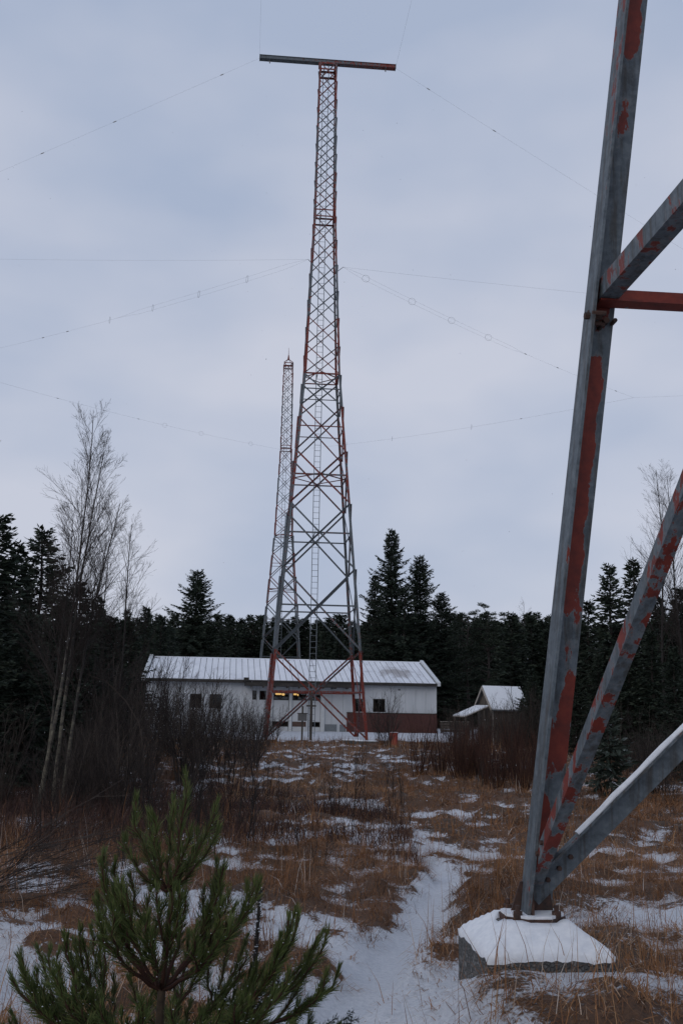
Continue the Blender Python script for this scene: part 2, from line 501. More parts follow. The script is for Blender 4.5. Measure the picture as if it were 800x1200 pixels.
def make_concrete():
    mt, nt, b, _ = nmat('exposed_aggregate_concrete')
    tc = N(nt, 'ShaderNodeTexCoord')
    v = N(nt, 'ShaderNodeTexVoronoi', i_Scale=58.0, i_Randomness=1.0)
    v2 = N(nt, 'ShaderNodeTexVoronoi', i_Scale=58.0, feature='DISTANCE_TO_EDGE')
    n = N(nt, 'ShaderNodeTexNoise', i_Scale=6.0, i_Detail=5.0)
    for q in (v, v2, n): nt.links.new(tc.outputs['Object'], q.inputs['Vector'])
    sc = N(nt, 'ShaderNodeSeparateColor'); nt.links.new(v.outputs['Color'], sc.inputs[0])
    r = ramp(nt, [(0.0, (0.05, 0.049, 0.048)), (0.5, (0.12, 0.117, 0.113)), (1.0, (0.24, 0.235, 0.23))])
    sn_ = N(nt, 'ShaderNodeMath', operation='MULTIPLY'); nt.links.new(sc.outputs[0], sn_.inputs[0]); nt.links.new(n.outputs['Fac'], sn_.inputs[1]); n.inputs['Roughness'].default_value = 0.7
    s2 = N(nt, 'ShaderNodeMath', operation='MULTIPLY'); s2.inputs[1].default_value = 1.9; nt.links.new(sn_.outputs[0], s2.inputs[0])
    nt.links.new(s2.outputs[0], r.inputs[0])
    mk = N(nt, 'ShaderNodeMapRange'); mk.inputs['From Min'].default_value = 0.0; mk.inputs['From Max'].default_value = 0.25
    nt.links.new(v2.outputs['Distance'], mk.inputs['Value'])
    mx = N(nt, 'ShaderNodeMix', data_type='RGBA'); mx.inputs[6].default_value = (0.09, 0.087, 0.083, 1)
    nt.links.new(mk.outputs[0], mx.inputs[0]); nt.links.new(r.outputs[0], mx.inputs[7])
    nt.links.new(mx.outputs[2], b.inputs['Base Color'])
    b.inputs['Roughness'].default_value = 0.9
    bump(nt, b, mk.outputs[0], 0.9, 0.012)
    return mt


def make_brick():
    mt, nt, b, _ = nmat('dark_red_brickwork')
    tc = N(nt, 'ShaderNodeTexCoord'); mp = N(nt, 'ShaderNodeMapping'); mp.inputs['Rotation'].default_value = (math.radians(90), 0, 0)
    br = N(nt, 'ShaderNodeTexBrick', i_Scale=4.2); br.inputs['Mortar Size'].default_value = 0.012
    br.inputs['Color1'].default_value = (0.066, 0.022, 0.018, 1); br.inputs['Color2'].default_value = (0.098, 0.033, 0.026, 1); br.inputs['Mortar'].default_value = (0.09, 0.07, 0.065, 1)
    nt.links.new(tc.outputs['Object'], mp.inputs[0]); nt.links.new(mp.outputs[0], br.inputs['Vector'])
    nt.links.new(br.outputs['Color'], b.inputs['Base Color']); b.inputs['Roughness'].default_value = 0.9
    return mt


def make_glass():
    mt, nt, b, out = nmat('window_glass')
    nt.nodes.remove(b)
    tr = N(nt, 'ShaderNodeBsdfTransparent'); tr.inputs[0].default_value = (0.72, 0.76, 0.76, 1)
    gl = N(nt, 'ShaderNodeBsdfGlossy', i_Roughness=0.03)
    lw = N(nt, 'ShaderNodeFresnel', i_IOR=1.5)
    mx = N(nt, 'ShaderNodeMixShader')
    nt.links.new(lw.outputs[0], mx.inputs[0]); nt.links.new(tr.outputs[0], mx.inputs[1]); nt.links.new(gl.outputs[0], mx.inputs[2])
    nt.links.new(mx.outputs[0], out.inputs['Surface'])
    return mt


def make_lamp():
    mt, nt, b, out = nmat('warm_lamp')
    b.inputs['Base Color'].default_value = (0.8, 0.6, 0.4, 1)
    b.inputs['Emission Color'].default_value = (1.0, 0.55, 0.18, 1)
    b.inputs['Emission Strength'].default_value = 1.5
    return mt


def make_roof_snow():
    mt, nt, b, _ = nmat('thin_roof_snow')
    tc = N(nt, 'ShaderNodeTexCoord')
    mp = N(nt, 'ShaderNodeMapping'); mp.inputs['Scale'].default_value = (1, 0.35, 1)
    n1 = N(nt, 'ShaderNodeTexNoise', i_Scale=1.6, i_Detail=8.0, i_Roughness=0.6)
    nt.links.new(tc.outputs['Object'], mp.inputs[0]); nt.links.new(mp.outputs[0], n1.inputs['Vector'])
    at_ = N(nt, 'ShaderNodeAttribute', attribute_name='bare')
    ad = N(nt, 'ShaderNodeMath', operation='ADD')
    nt.links.new(n1.outputs['Fac'], ad.inputs[0]); nt.links.new(at_.outputs['Fac'], ad.inputs[1])
    r = ramp(nt, [(0.35, (0.78, 0.79, 0.82)), (0.62, (0.70, 0.71, 0.75)), (0.85, (0.36, 0.34, 0.34))])
    nt.links.new(ad.outputs[0], r.inputs[0]); nt.links.new(r.outputs[0], b.inputs['Base Color'])
    b.inputs['Roughness'].default_value = 0.8
    return mt


def make_birch():
    mt, nt, b, _ = nmat('birch_bark')
    tc = N(nt, 'ShaderNodeTexCoord')
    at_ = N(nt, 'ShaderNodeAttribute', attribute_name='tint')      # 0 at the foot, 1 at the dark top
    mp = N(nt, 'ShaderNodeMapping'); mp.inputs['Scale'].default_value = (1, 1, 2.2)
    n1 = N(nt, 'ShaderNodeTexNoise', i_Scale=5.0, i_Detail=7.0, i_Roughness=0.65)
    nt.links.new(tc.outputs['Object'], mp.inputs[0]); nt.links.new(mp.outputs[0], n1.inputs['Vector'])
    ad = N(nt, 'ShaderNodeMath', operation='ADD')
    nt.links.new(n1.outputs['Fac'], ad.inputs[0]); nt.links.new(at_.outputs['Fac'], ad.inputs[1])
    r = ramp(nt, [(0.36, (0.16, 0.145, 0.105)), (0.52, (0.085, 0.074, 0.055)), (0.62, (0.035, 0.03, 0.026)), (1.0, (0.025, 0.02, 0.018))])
    nt.links.new(ad.outputs[0], r.inputs[0]); nt.links.new(r.outputs[0], b.inputs['Base Color'])
    b.inputs['Roughness'].default_value = 0.85
    return mt


M['concrete'] = make_concrete()
M['brick'] = make_brick()
M['glass'] = make_glass()
M['lamp'] = make_lamp()
M['roof_snow'] = make_roof_snow()
M['birch'] = make_birch()

# ------------------------------------------------------------------ ground
def make_ground_mesh():
    # finer rows and columns where the ground is close to the viewpoint
    ny, nx = 660, 372
    ty = np.linspace(0, 1, ny)
    ys = -12 + 14 * np.clip(ty / 0.03, 0, 1) + np.where(ty > 0.03, 3.2 * (np.exp((ty - 0.03) / 0.97 * 6.6) - 1), 0)
    tx = np.linspace(-1, 1, nx)
    xs = np.sinh(tx * 8.0) / np.sinh(8.0) * 1800 + tx * 6.0
    X, Y = np.meshgrid(xs, ys)
    # a wedge: columns spread as the rows recede, so cells stay even on the ground
    X = X * (1 + np.clip(Y, 0, 90) * 0.012)
    Z = ground_h(X, Y)
    cov = grass_cover(X, Y)
    far = sstep(90, 200, np.hypot(X, Y))
    cov = cov * (1 - far) + 0.75 * far
    V = np.stack([X.ravel(), Y.ravel(), Z.ravel()], 1)
    i = np.arange((ny - 1) * (nx - 1)); r, c = i // (nx - 1), i % (nx - 1)
    a = r * nx + c
    Fc = np.stack([a, a + 1, a + nx + 1, a + nx], 1)
    me = np_mesh('ground', V, Fc, M['ground'], {'cover': cov.ravel()}, smooth=True)
    return tag(link('ground', me), kind='structure')


make_ground_mesh()


def blades_mesh(name, mat, x, y, z, length, az, lean, droop, width, tint, seg=3):
    """Arched ribbons; every argument an array of n."""
    n = len(x)
    rng = np.random.default_rng(len(x))
    ca, sa = np.cos(az), np.sin(az)
    P = []
    for s in range(seg + 1):
        t = s / seg
        ang = lean + droop * t                       # angle from vertical grows along the blade
        out = length * t * np.sin(ang); up_ = length * t * np.cos(ang)
        P.append(np.stack([x + ca * out, y + sa * out, z + np.maximum(up_, -0.02)], 1))
    wz = az + math.pi / 2 + rng.normal(0, 0.7, n)
    side = np.stack([np.cos(wz), np.sin(wz), np.zeros(n)], 1)
    rows = []
    for s in range(seg + 1):
        w = width * (1 - 0.85 * (s / seg) ** 1.5)
        rows += [P[s] - side * w[:, None] * 0.5, P[s] + side * w[:, None] * 0.5]
    V = np.stack(rows, 1).reshape(-1, 3)             # n x (2(seg+1)) x 3
    k = 2 * (seg + 1); base = (np.arange(n) * k)[:, None]
    quads = np.concatenate([base + np.array([[2 * s, 2 * s + 1, 2 * s + 3, 2 * s + 2]]) for s in range(seg)], 1).reshape(-1, 4)
    t_ = np.repeat(tint, k)
    return np_mesh(name, V, quads, mat, {'tint': t_})


def make_grass():
    rng = np.random.default_rng(5)
    out = []
    zones = [(2.6, 14.0, 84, 27, 0.0038, 2, 0.62), (2.6, 6.2, 75, 27, 0.0032, 2, 0.60), (14.0, 32.0, 30, 15, 0.0090, 2, 0.70), (32.0, 64.0, 8, 13, 0.023, 1, 0.85)]
    X, Y, Z, L, A, LE, DR, W, T = ([] for _ in range(9))
    meshes = []
    for (y0, y1, dens, nb, wd, seg, ls) in zones:
        half1 = 0.40 * y1 + 1.5
        area = (y1 - y0) * 2 * half1
        n = int(area * dens)
        ty = rng.uniform(y0, y1, n); tx = rng.uniform(-half1, half1, n)
        keep = np.abs(tx) < 0.40 * ty + 1.5
        tx, ty = tx[keep], ty[keep]
        g = grass_cover(tx, ty)
        pmk = sstep(-0.2, 0.2, path_mask(tx, ty))
        keep = rng.random(len(tx)) < (0.30 * (1 - pmk) + 0.03 + 0.70 * g)
        tx, ty, g = tx[keep], ty[keep], g[keep]
        # nothing inside the footing or in the tower feet
        keep = ~((tx > 0.52) & (tx < 1.14) & (ty > 4.36) & (ty < 5.02))
        tx, ty, g = tx[keep], ty[keep], g[keep]
        nt_ = len(tx)
        cnt = np.maximum(3, (nb * (0.10 + 1.05 * g) * rng.uniform(0.5, 1.4, nt_))).astype(int)
        idx = np.repeat(np.arange(nt_), cnt); nB = len(idx)
        size = ls * (0.11 + 0.20 * vnoise(tx, ty, 1.3, 91)) * rng.uniform(0.7, 1.3, nt_) * (0.45 + 0.75 * g)
        hue = 0.30 + 0.5 * (fbm(tx, ty, 2.4, 61, 3) - 0.5) * 1.8 + rng.normal(0, 0.10, nt_) + 0.12
        # darker heathery vegetation to the left
        hue = hue - 0.30 * sstep(-1.5, -3.5, tx) * sstep(12, 15, ty) * (1 - sstep(24, 32, ty))
        wind = 0.9
        az = rng.uniform(0, 2 * math.pi, nB)
        rad = rng.uniform(0, 1, nB) ** 0.7 * 0.09 * (1 + 0.5 * (wd > 0.005) + 0.8 * (wd > 0.015))
        bx = tx[idx] + np.cos(az) * rad; by = ty[idx] + np.sin(az) * rad
        swirl = 6.28 * fbm(tx, ty, 1.2, 201, 2) * 2
        az2 = np.where(rng.random(nB) < 0.55, swirl[idx] + rng.normal(0, 0.5, nB), az + rng.normal(0, 0.6, nB))
        ln = size[idx] * rng.uniform(0.55, 1.3, nB)
        stalk = rng.random(nB) < 0.04
        ln = np.where(stalk, ln * 1.6 + 0.1, ln)
        lean = np.where(stalk, rng.uniform(0, 0.25, nB), rng.uniform(0.15, 1.0, nB))
        droop = np.where(stalk, rng.uniform(0, 0.4, nB), rng.uniform(0.5, 1.5, nB))
        tint = np.clip(hue[idx] + rng.normal(0, 0.16, nB), 0, 0.93)
        frost = (0.02 + 0.10 * (1 - g))[idx]
        tint = np.where(rng.random(nB) < frost, rng.uniform(0.93, 1.0, nB), tint)
        bz = ground_h(bx, by) - 0.015
        meshes.append((bx, by, bz, ln, az2, lean, droop, np.full(nB, wd) * rng.uniform(0.7, 1.4, nB), tint, seg))
    for k, a in enumerate(meshes):
        me = blades_mesh('grass', M['grass'], *a)
        o = link('grass', me)
        tag(o, ['brown dead grass tussocks beside the snowy path', 'fine brown dead grass close round the snow-capped concrete footing', 'brown dead grass of the middle heath below the bare saplings', 'brown dead grass round the feet of the red and grey lattice tower'][k], 'grass', kind='stuff')


make_grass()

# ------------------------------------------------------------------ lattice towers
AX = math.radians(5.2)
NODES = [0, 5.15, 9.95, 13.95, 17.25, 20.15, 22.25, 24.15, 26.05, 27.9, 29.7, 31.45, 33.1] + [33.55 + (44.2 - 33.55) * i / 8 for i in range(9)]
TOP = 44.2


FLARE = 0.0      # the tower beside the viewpoint splays a little more near the ground


def tw(z):
    return float(np.interp(z, [0, 9.95, 22.25, 33.1, 44.2], [5.85, 4.24 - FLARE, 2.25, 1.38, 1.12]))


PAINT = [0.66, 0.30, 0.33, 0.60, 0.55, 0.28, 0.62, 0.60, 0.34, 0.32, 0.55, 0.62, 0.62, 0.60, 0.55, 0.36, 0.32, 0.38, 0.50, 0.66, 0.62]


def corner(sx, sy, z, inset=0.0):
    h = tw(z) / 2 - inset
    return np.array([sx * h, sy * h, z])


LEG_PATCH = [  # z range, across-flange range (0 heel, 1 edge), amount; on the flange facing the photographer
    (1.30, 2.46, 0.30, 0.74, 0.80), (0.62, 0.98, 0.62, 0.98, 0.72), (0.58, 0.8, 0.3, 0.95, 0.66), (1.07, 1.15, 0.5, 0.75, 0.62), (3.92, 5.4, 0.36, 0.80, 0.88), (3.55, 3.66, 0.5, 0.8, 0.64), (0.26, 0.5, 0.25, 0.6, 0.62), (2.55, 2.78, 0.3, 0.8, 0.56), (1.2, 1.40, 0.75, 0.95, 0.55)]


def near_leg(mb, z1):
    """The leg seen from close by: fine grid, so that the patches of left-over paint sit where they are."""
    w, t = 0.138, 0.013
    rows = 150; ncol = 9
    zs = np.linspace(0, z1, rows)
    sx, sy = -1, 1
    P = np.array([corner(sx, sy, z) for z in zs])
    def sheet(fn, flip, patch):
        V = []; A = []; F = []
        for i in range(rows):
            for j in range(ncol):
                s = j / (ncol - 1)
                V.append(fn(P[i], s)); A.append(patch(zs[i], s))
        for i in range(rows - 1):
            for j in range(ncol - 1):
                a = i * ncol + j; q = (a, a + 1, a + ncol + 1, a + ncol)
                F.append(q[::-1] if flip else q)
        mb.add(V, F, A)
    def pa(z, s):
        v = 0.13
        for (a, b, c, d, k) in LEG_PATCH:
            e = min(1, max(0, (z - a + 0.10) / 0.14)) * min(1, max(0, (b + 0.10 - z) / 0.14)) * min(1, max(0, (s - c + 0.22) / 0.26)) * min(1, max(0, (d + 0.22 - s) / 0.26))
            v = max(v, 0.13 + (k - 0.13) * e)
        return v
    def pb(z, s):
        return 0.05 + 0.40 * float(sstep(2.7, 3.9, z)) + 0.2 * max(0, 1 - abs(z - 0.15) / 0.2)
    X = np.array([1.0, 0, 0]); Y = np.array([0, 1.0, 0])
    # flange A: in the far face (normal y), reaches from the heel towards +x; inner side looks towards -y
    sheet(lambda p, s: p + X * (w * s) - Y * t, False, pa)
    sheet(lambda p, s: p + X * (w * s), True, pa)
    # flange B: in the side face (normal x), reaches towards -y
    sheet(lambda p, s: p - Y * (w * s), False, pb)
    sheet(lambda p, s: p - Y * (w * s) + X * t, True, lambda z, s: pb(z, s) + 0.05)
    # the edge strips
    def strip(fa, fb, pv):
        V = []; F = []
        for i in range(rows): V += [fa(P[i]), fb(P[i])]
        for i in range(rows - 1): F.append((2 * i, 2 * i + 1, 2 * i + 3, 2 * i + 2))
        mb.add(V, F, pv)
    strip(lambda p: p + X * w - Y * t, lambda p: p + X * w, 0.25)
    strip(lambda p: p - Y * w, lambda p: p - Y * w + X * t, 0.2)


def foot_parts(me_key, T, sx, sy, paint):
    """Base plate, gussets and bolts of one foot."""
    c = corner(sx, sy, 0)
    px, py = c[0] - sx * 0.045, c[1] - sy * 0.045
    mb = MB(); r = 0.132; ph = 0.024
    poly = [(px + r * math.cos(a) * 1.08, py + r * math.sin(a) * 1.08) for a in [math.radians(22.5 + 45 * k) for k in range(8)]]
    mb.prism(poly, 2, -ph, 0.0, 0.3)
    bp = mb.build('base_plate', M['rust'], T)
    # the snow lying on the plate
    sp = MB(); sp.prism([(px + (x - px) * 0.95, py + (y - py) * 0.95) for x, y in poly], 2, 0.0006, 0.012)
    link('plate_snow', sp.mesh('plate_snow', M['snow']), bp)
    for (a, b) in ((1, 0), (0, 1)):
        g = MB()
        h = 0.13
        if a: g.prism([(px - 0.085, 0.012), (px + 0.10, 0.012), (px + 0.08, h), (px - 0.045, h)], 1, c[1] - sy * 0.018, c[1] - sy * 0.030, 0.4)
        else: g.prism([(py - 0.10, 0.012), (py + 0.085, 0.012), (py + 0.045, h), (py - 0.08, h)], 0, c[0] - sx * 0.018, c[0] - sx * 0.030, 0.4)
        g.build('gusset_plate', M['rust'], T)
    for k in range(4):
        an = math.radians(45 + 90 * k)
        bx, by = px + 0.118 * math.cos(an), py + 0.118 * math.sin(an)
        b = MB()
        b.prism([(bx + 0.022 * math.cos(q), by + 0.022 * math.sin(q)) for q in [math.radians(60 * j + 15) for j in range(6)]], 2, 0.0, 0.026)
        b.prism([(bx + 0.011 * math.cos(q), by + 0.011 * math.sin(q)) for q in [math.radians(45 * j) for j in range(8)]], 2, 0.026, 0.05)
        b.build('bolt', M['rust'], T)


def make_tower(name, base, label, close=False, beam=True, rz=AX):
    T = empty(name, base, rz)
    tag(T, label, 'tower', None)
    rng = random.Random(3 if close else 4)
    st = M['steel']
    nb = len(NODES) - 1
    for sx in (-1, 1):
        for sy in (-1, 1):
            mb = MB()
            start = 0
            if close and (sx, sy) == (-1, 1):
                near_leg(mb, NODES[2]); start = 2
            for i in range(start, nb):
                z0, z1 = NODES[i], NODES[i + 1]
                w = (0.140 if close else 0.165) if i < 2 else max(0.085, 0.160 - 0.0042 * i)
                pv = PAINT[i] + rng.uniform(-0.12, 0.12)
                over = 0.010 * (i % 2)
                P0, P1 = corner(sx, sy, z0, -over), corner(sx, sy, z1, -over)
                mb.angle(P0, P1, (-sx, 0, 0), (0, -sy, 0), w, 0.014, max(1, int((z1 - z0) / 0.6)), pv)
            mb.build('leg', st, T, 'paint')
            foot_parts('f', T, sx, sy, 0.5)
    faces = [((-1, 1), (1, 1), (0, -1, 0)), ((-1, 1), (-1, -1), (1, 0, 0)), ((1, -1), (-1, -1), (0, 1, 0)), ((1, -1), (1, 1), (-1, 0, 0))]
    for i in range(nb):
        z0, z1 = NODES[i], NODES[i + 1]
        if abs(z0 - 33.1) < 0.01:
            for fk, (c0, c1, nrm) in enumerate(faces):
                n_ = np.array(nrm, float)
                for z in (z0 + 0.012 * (fk % 2), z1 + 0.012 * (fk % 2)):
                    m1 = MB(); a, b = corner(*c0, z), corner(*c1, z)
                    m1.angle(a + n_ * 0.02, b + n_ * 0.02, (0, 0, -1), n_, 0.09, 0.009, 1, 0.62)
                    m1.build('horizontal_strut', st, T, 'paint')
            continue
        fi_w = 0
        bw = (0.122 if fi_w == 0 else 0.088) if i == 0 else (0.105 if i < 4 else (0.085 if i < 6 else 0.058))
        zc = z0 + (z1 - z0) * tw(z0) / (tw(z0) + tw(z1))
        for fi, (c0, c1, nrm) in enumerate(faces):
            n_ = np.array(nrm, float)
            if i == 0: bw = (0.100 if fi % 2 == 0 else 0.057) if close else 0.10
            for di in (0, 1):
                ca, cb = (c0, c1) if di == 0 else (c1, c0)
                lift = (0.03 if fi == 0 else 0.10) if i == 0 else 0.0
                qlift = 0.42 if (close and i == 0 and fi == 1 and di == 0) else 0.0
                P, Q = corner(*ca, z0 + lift), corner(*cb, z1 + qlift)
                d = (Q - P) / np.linalg.norm(Q - P)
                p = np.cross(n_, d); p /= np.linalg.norm(p)
                if p[2] < 0: p = -p
                pin = P + d * 0.06; qin = Q - d * 0.05
                pv = PAINT[i] * 0.9 + rng.uniform(-0.16, 0.12)
                mb = MB()
                if di == 0:
                    off = n_ * (0.016)
                    near_side = close and i == 0 and fi in (0, 1)
                    if fi == 1:          # heel on the lower edge
                        pv2 = 0.44 if near_side else pv
                        mb.angle(pin + off - p * bw * 0.5, qin + off - p * bw * 0.5, p, n_, bw, 0.010, 12, pv2)
                    else:
                        pv2 = 0.24 if near_side else pv
                        mb.angle(pin + off + p * bw * 0.5, qin + off + p * bw * 0.5, -p, n_, bw, 0.010, 12 if near_side else 3, pv2, w2=bw * 0.52)
                else:
                    off = -n_ * 0.003
                    mb.angle(pin + off + p * bw * 0.5, qin + off + p * bw * 0.5, -p, -n_, bw, 0.010, 3, pv)
                br = mb.build('brace', st, T, 'paint')
                if close and i == 0 and di == 0 and fi in (0, 1):
                    for ds in (0.10, 0.17, 0.24):
                        bq = MB(); bb = pin + d * ds + off; bq.tube([bb - n_ * 0.012, bb + n_ * 0.026], 0.011, 6); bq.build('bolt', M['rust'], T)
                if close and i == 0 and fi == 0 and di == 0:
                    # a strip of snow on the upper flange
                    sn = MB(); ns = 90; V = []; F = []
                    r2 = random.Random(9)
                    up_ = p
                    for s in range(ns + 1):
                        q = pin + (qin - pin) * (0.045 + 0.955 * s / ns) + off + p * (bw * 0.5 + 0.0008)
                        th = 0.014 + 0.006 * r2.random() * (0.4 + 0.6 * math.sin(s * 0.7) ** 2)
                        ww = bw * 0.52 * (0.93 + 0.10 * r2.random())
                        V += [q + n_ * 0.004, q + n_ * ww, q + n_ * ww * 0.9 + up_ * th * 0.8, q + n_ * ww * 0.45 + up_ * th, q + n_ * 0.010 + up_ * th * 0.7]
                    for s in range(ns):
                        for k in range(5):
                            k2 = (k + 1) % 5
                            F.append((s * 5 + k, s * 5 + k2, s * 5 + 5 + k2, s * 5 + 5 + k))
                    F += [(0, 1, 2, 3, 4), tuple(ns * 5 + k for k in (4, 3, 2, 1, 0))]
                    sn.add(V, F); link('snow_strip', sn.mesh('snow_strip', M['snow'], smooth=True), br)
            if i < 6:
                hw = 0.088 if i < 4 else 0.06
                P, Q = corner(*c0, zc), corner(*c1, zc)
                d = (Q - P) / np.linalg.norm(Q - P)
                mb = MB()
                o2 = n_ * (0.016 + 0.012)
                pv = PAINT[i] * 0.9 + rng.uniform(-0.1, 0.1)
                if close and i == 0 and fi == 0: pv = 0.74
                if close and i == 0 and fi == 1: pv = 0.36
                zo = np.array([0, 0, -hw / 2 + (0.011 if fi % 2 else 0.0)])
                if close and i == 0: P, Q = corner(*c0, zc - 0.11), corner(*c1, zc - 0.11)
                mb.angle(P + o2 + d * 0.03 + zo, Q + o2 - d * 0.03 + zo, (0, 0, 1), n_, hw, 0.009, 4, pv)
                mb.build('horizontal_strut', st, T, 'paint')
                if close and i == 0:
                    for cc, dd in ((P, d), (Q, -d)):
                        uz = np.array([0, 0, 1.0])
                        for (ds, dz) in ((0.06, -0.085), (0.06, -0.135), (0.12, -0.11)):
                            bq = MB(); bb = cc + dd * ds + uz * dz; bq.tube([bb - n_ * 0.012, bb + n_ * 0.050], 0.0105, 6); bq.build('bolt', M['rust'], T)
                        b = MB(); bb = cc + dd * 0.08 - uz * 0.11
                        b.tube([bb - n_ * 0.035, bb + n_ * 0.045], 0.016, 6); b.build('bolt', M['rust'], T)
        # plan bracing at the third level and at the knee of the tower
        if i in (3, 6):
            z = zc if i == 3 else z0 + 0.05
            mids = [corner(0, 1, z), corner(1, 0, z), corner(0, -1, z), corner(-1, 0, z)]
            for k in range(4):
                a, b = mids[k], mids[(k + 1) % 4]
                mb = MB(); mb.angle(a * np.array([0.96, 0.96, 1]) + [0, 0, 0.06], b * np.array([0.96, 0.96, 1]) + [0, 0, 0.06], (0, 0, 1), -(a + b) * np.array([1, 1, 0]), 0.06, 0.008, 2, PAINT[i])
                mb.build('plan_brace', st, T, 'paint')
            if i == 6:
                for fk, (c0, c1, nrm) in enumerate(faces):
                    n_ = np.array(nrm, float); zk = z0 + 0.012 * (fk % 2)
                    mb = MB(); mb.angle(corner(*c0, zk) + n_ * 0.03, corner(*c1, zk) + n_ * 0.03, (0, 0, 1), n_, 0.085, 0.009, 2, 0.66)
                    mb.build('horizontal_strut', st, T, 'paint')
    # top frame
    for fk, (c0, c1, nrm) in enumerate(faces):
        n_ = np.array(nrm, float)
        for z in (TOP - 0.45 + 0.013 * (fk % 2), TOP + 0.013 * (fk % 2)):
            mb = MB(); mb.angle(corner(*c0, z) + n_ * 0.02, corner(*c1, z) + n_ * 0.02, (0, 0, -1), n_, 0.11, 0.01, 1, 0.66)
            mb.build('horizontal_strut', st, T, 'paint')
    # ladder inside
    lad = MB(); lx, ly = -0.10, 0.30
    for s in (-1, 1): lad.tube([(lx + s * 0.19, ly, 0.15), (lx + s * 0.19, ly, TOP - 0.2)], 0.022, 4)
    ld = lad.build('ladder', M['galv'], T)
    rg = MB(); z = 0.4
    rg.tube([(lx - 0.19, ly, 0), (lx + 0.19, ly, 0)], 0.013, 4)
    rme = rg.mesh('rung', M['galv'])
    while z < TOP - 0.3:
        link('rung', rme, ld, (0, 0, z)); z += 0.36
    # the ladder is tied to the tower at every level with a horizontal frame
    for z in (NODES[0] + 2.75, 12.05, 22.3, 33.1, TOP - 0.45):
        b = MB(); h = tw(z) / 2
        b.angle((lx - 0.19, -h, z + 0.10), (lx - 0.19, h, z + 0.10), (0, 0, 1), (1, 0, 0), 0.05, 0.007, 1, 0.3)
        b.build('ladder_bracket', st, T, 'paint')
    if beam:
        L = 4.58
        bm_ = MB()
        z0, z1 = TOP + 0.22, TOP + 0.46
        # two steel channels back to back: outer lattice beam, seen from below
        for yy in (-0.13, 0.13):
            bm_.box(-L, L, yy - 0.008, yy + 0.008, z0, z1, 0.42)
            for zz in (z0, z1): bm_.box(-L, L, yy - 0.06, yy + 0.06, zz - 0.008 + (0.001 if zz == z1 else -0.001), zz + 0.008, 0.42)
        for k in range(13):
            x = -L + 0.06 + (2 * L - 0.12) * k / 12
            bm_.box(x - 0.04, x + 0.04, -0.121, 0.121, z0 + 0.012, z0 + 0.022, 0.4)
        # the right-hand half has kept its red paint
        bm_.a = [0.62 if v[0] > -0.3 else 0.12 for v in bm_.v]
        bo = bm_.build('crossbeam', st, T, 'paint')
        for x in (-L, L):
            e = MB(); e.box(x - 0.012, x + 0.012, -0.2, 0.2, z0 - 0.03, z1 + 0.03, 0.3); link('end_plate', e.mesh('end_plate', st, 'paint'), bo)
        for sx in (-1, 1):
            for sy in (-1, 1):
                h = tw(TOP) / 2
                s = MB(); s.box(sx * h - 0.06 if sx < 0 else sx * h - 0.06, sx * h + 0.06, sy * 0.13 - 0.05, sy * 0.13 + 0.05, TOP - 0.1, z0 - 0.009, 0.6)
                s.build('beam_bracket', st, T, 'paint')
        for x in (-3.9, 3.9, 0.05):
            s = MB(); s.tube([(x, 0, z0 - 0.02), (x, 0, z0 - 0.24)], 0.04, 6); s.build('hanger', M['ceramic'], T)
            s = MB(); s.box(x - 0.03, x + 0.03, -0.18, 0.18, z0 - 0.06, z0 - 0.012, 0.4); s.build('hanger_bracket', st, T, 'paint')
    else:
        s = MB()
        for sx in (-1, 1):
            for sy in (-1, 1):
                s.tube([corner(sx, sy, TOP), (0, 0, TOP + 0.62)], 0.04, 4)
        s.tube([(0, 0, TOP + 0.5), (0, 0, TOP + 1.1)], [0.16, 0.07], 6); s.tube([(0, 0, TOP + 1.0), (0, 0, TOP + 2.1)], [0.04, 0.015], 5)
        s.a = [0.7] * len(s.v)
        s.build('mast_tip', st, T, 'paint')
    return T


ax_r = np.array([math.cos(AX), math.sin(AX), 0]); ax_f = np.array([-math.sin(AX), math.cos(AX), 0])
FOOT = np.array([0.80, 4.70, 0.0])
C_NEAR = FOOT + ax_r * 2.925 - ax_f * 2.925
C_NEAR[2] = 0.755
C_MAIN = np.array([-1.17, 59.0, -0.12]) + ax_f * 2.925
C_REAR = np.array([-6.95, 122.2, -0.10])
FLARE = 0.45
t_near = make_tower('lattice_tower', tuple(C_NEAR), 'close-up steel tower leg with braces and peeling red paint on a snowy concrete footing', close=True)
FLARE = 0.0
t_main = make_tower('lattice_tower', tuple(C_MAIN), 'tall red and grey lattice tower with a wide crossbeam, standing before the white building')
t_rear = make_tower('lattice_tower', tuple(C_REAR), 'smaller-looking distant lattice tower with a pointed tip, rising behind the white building', beam=False)


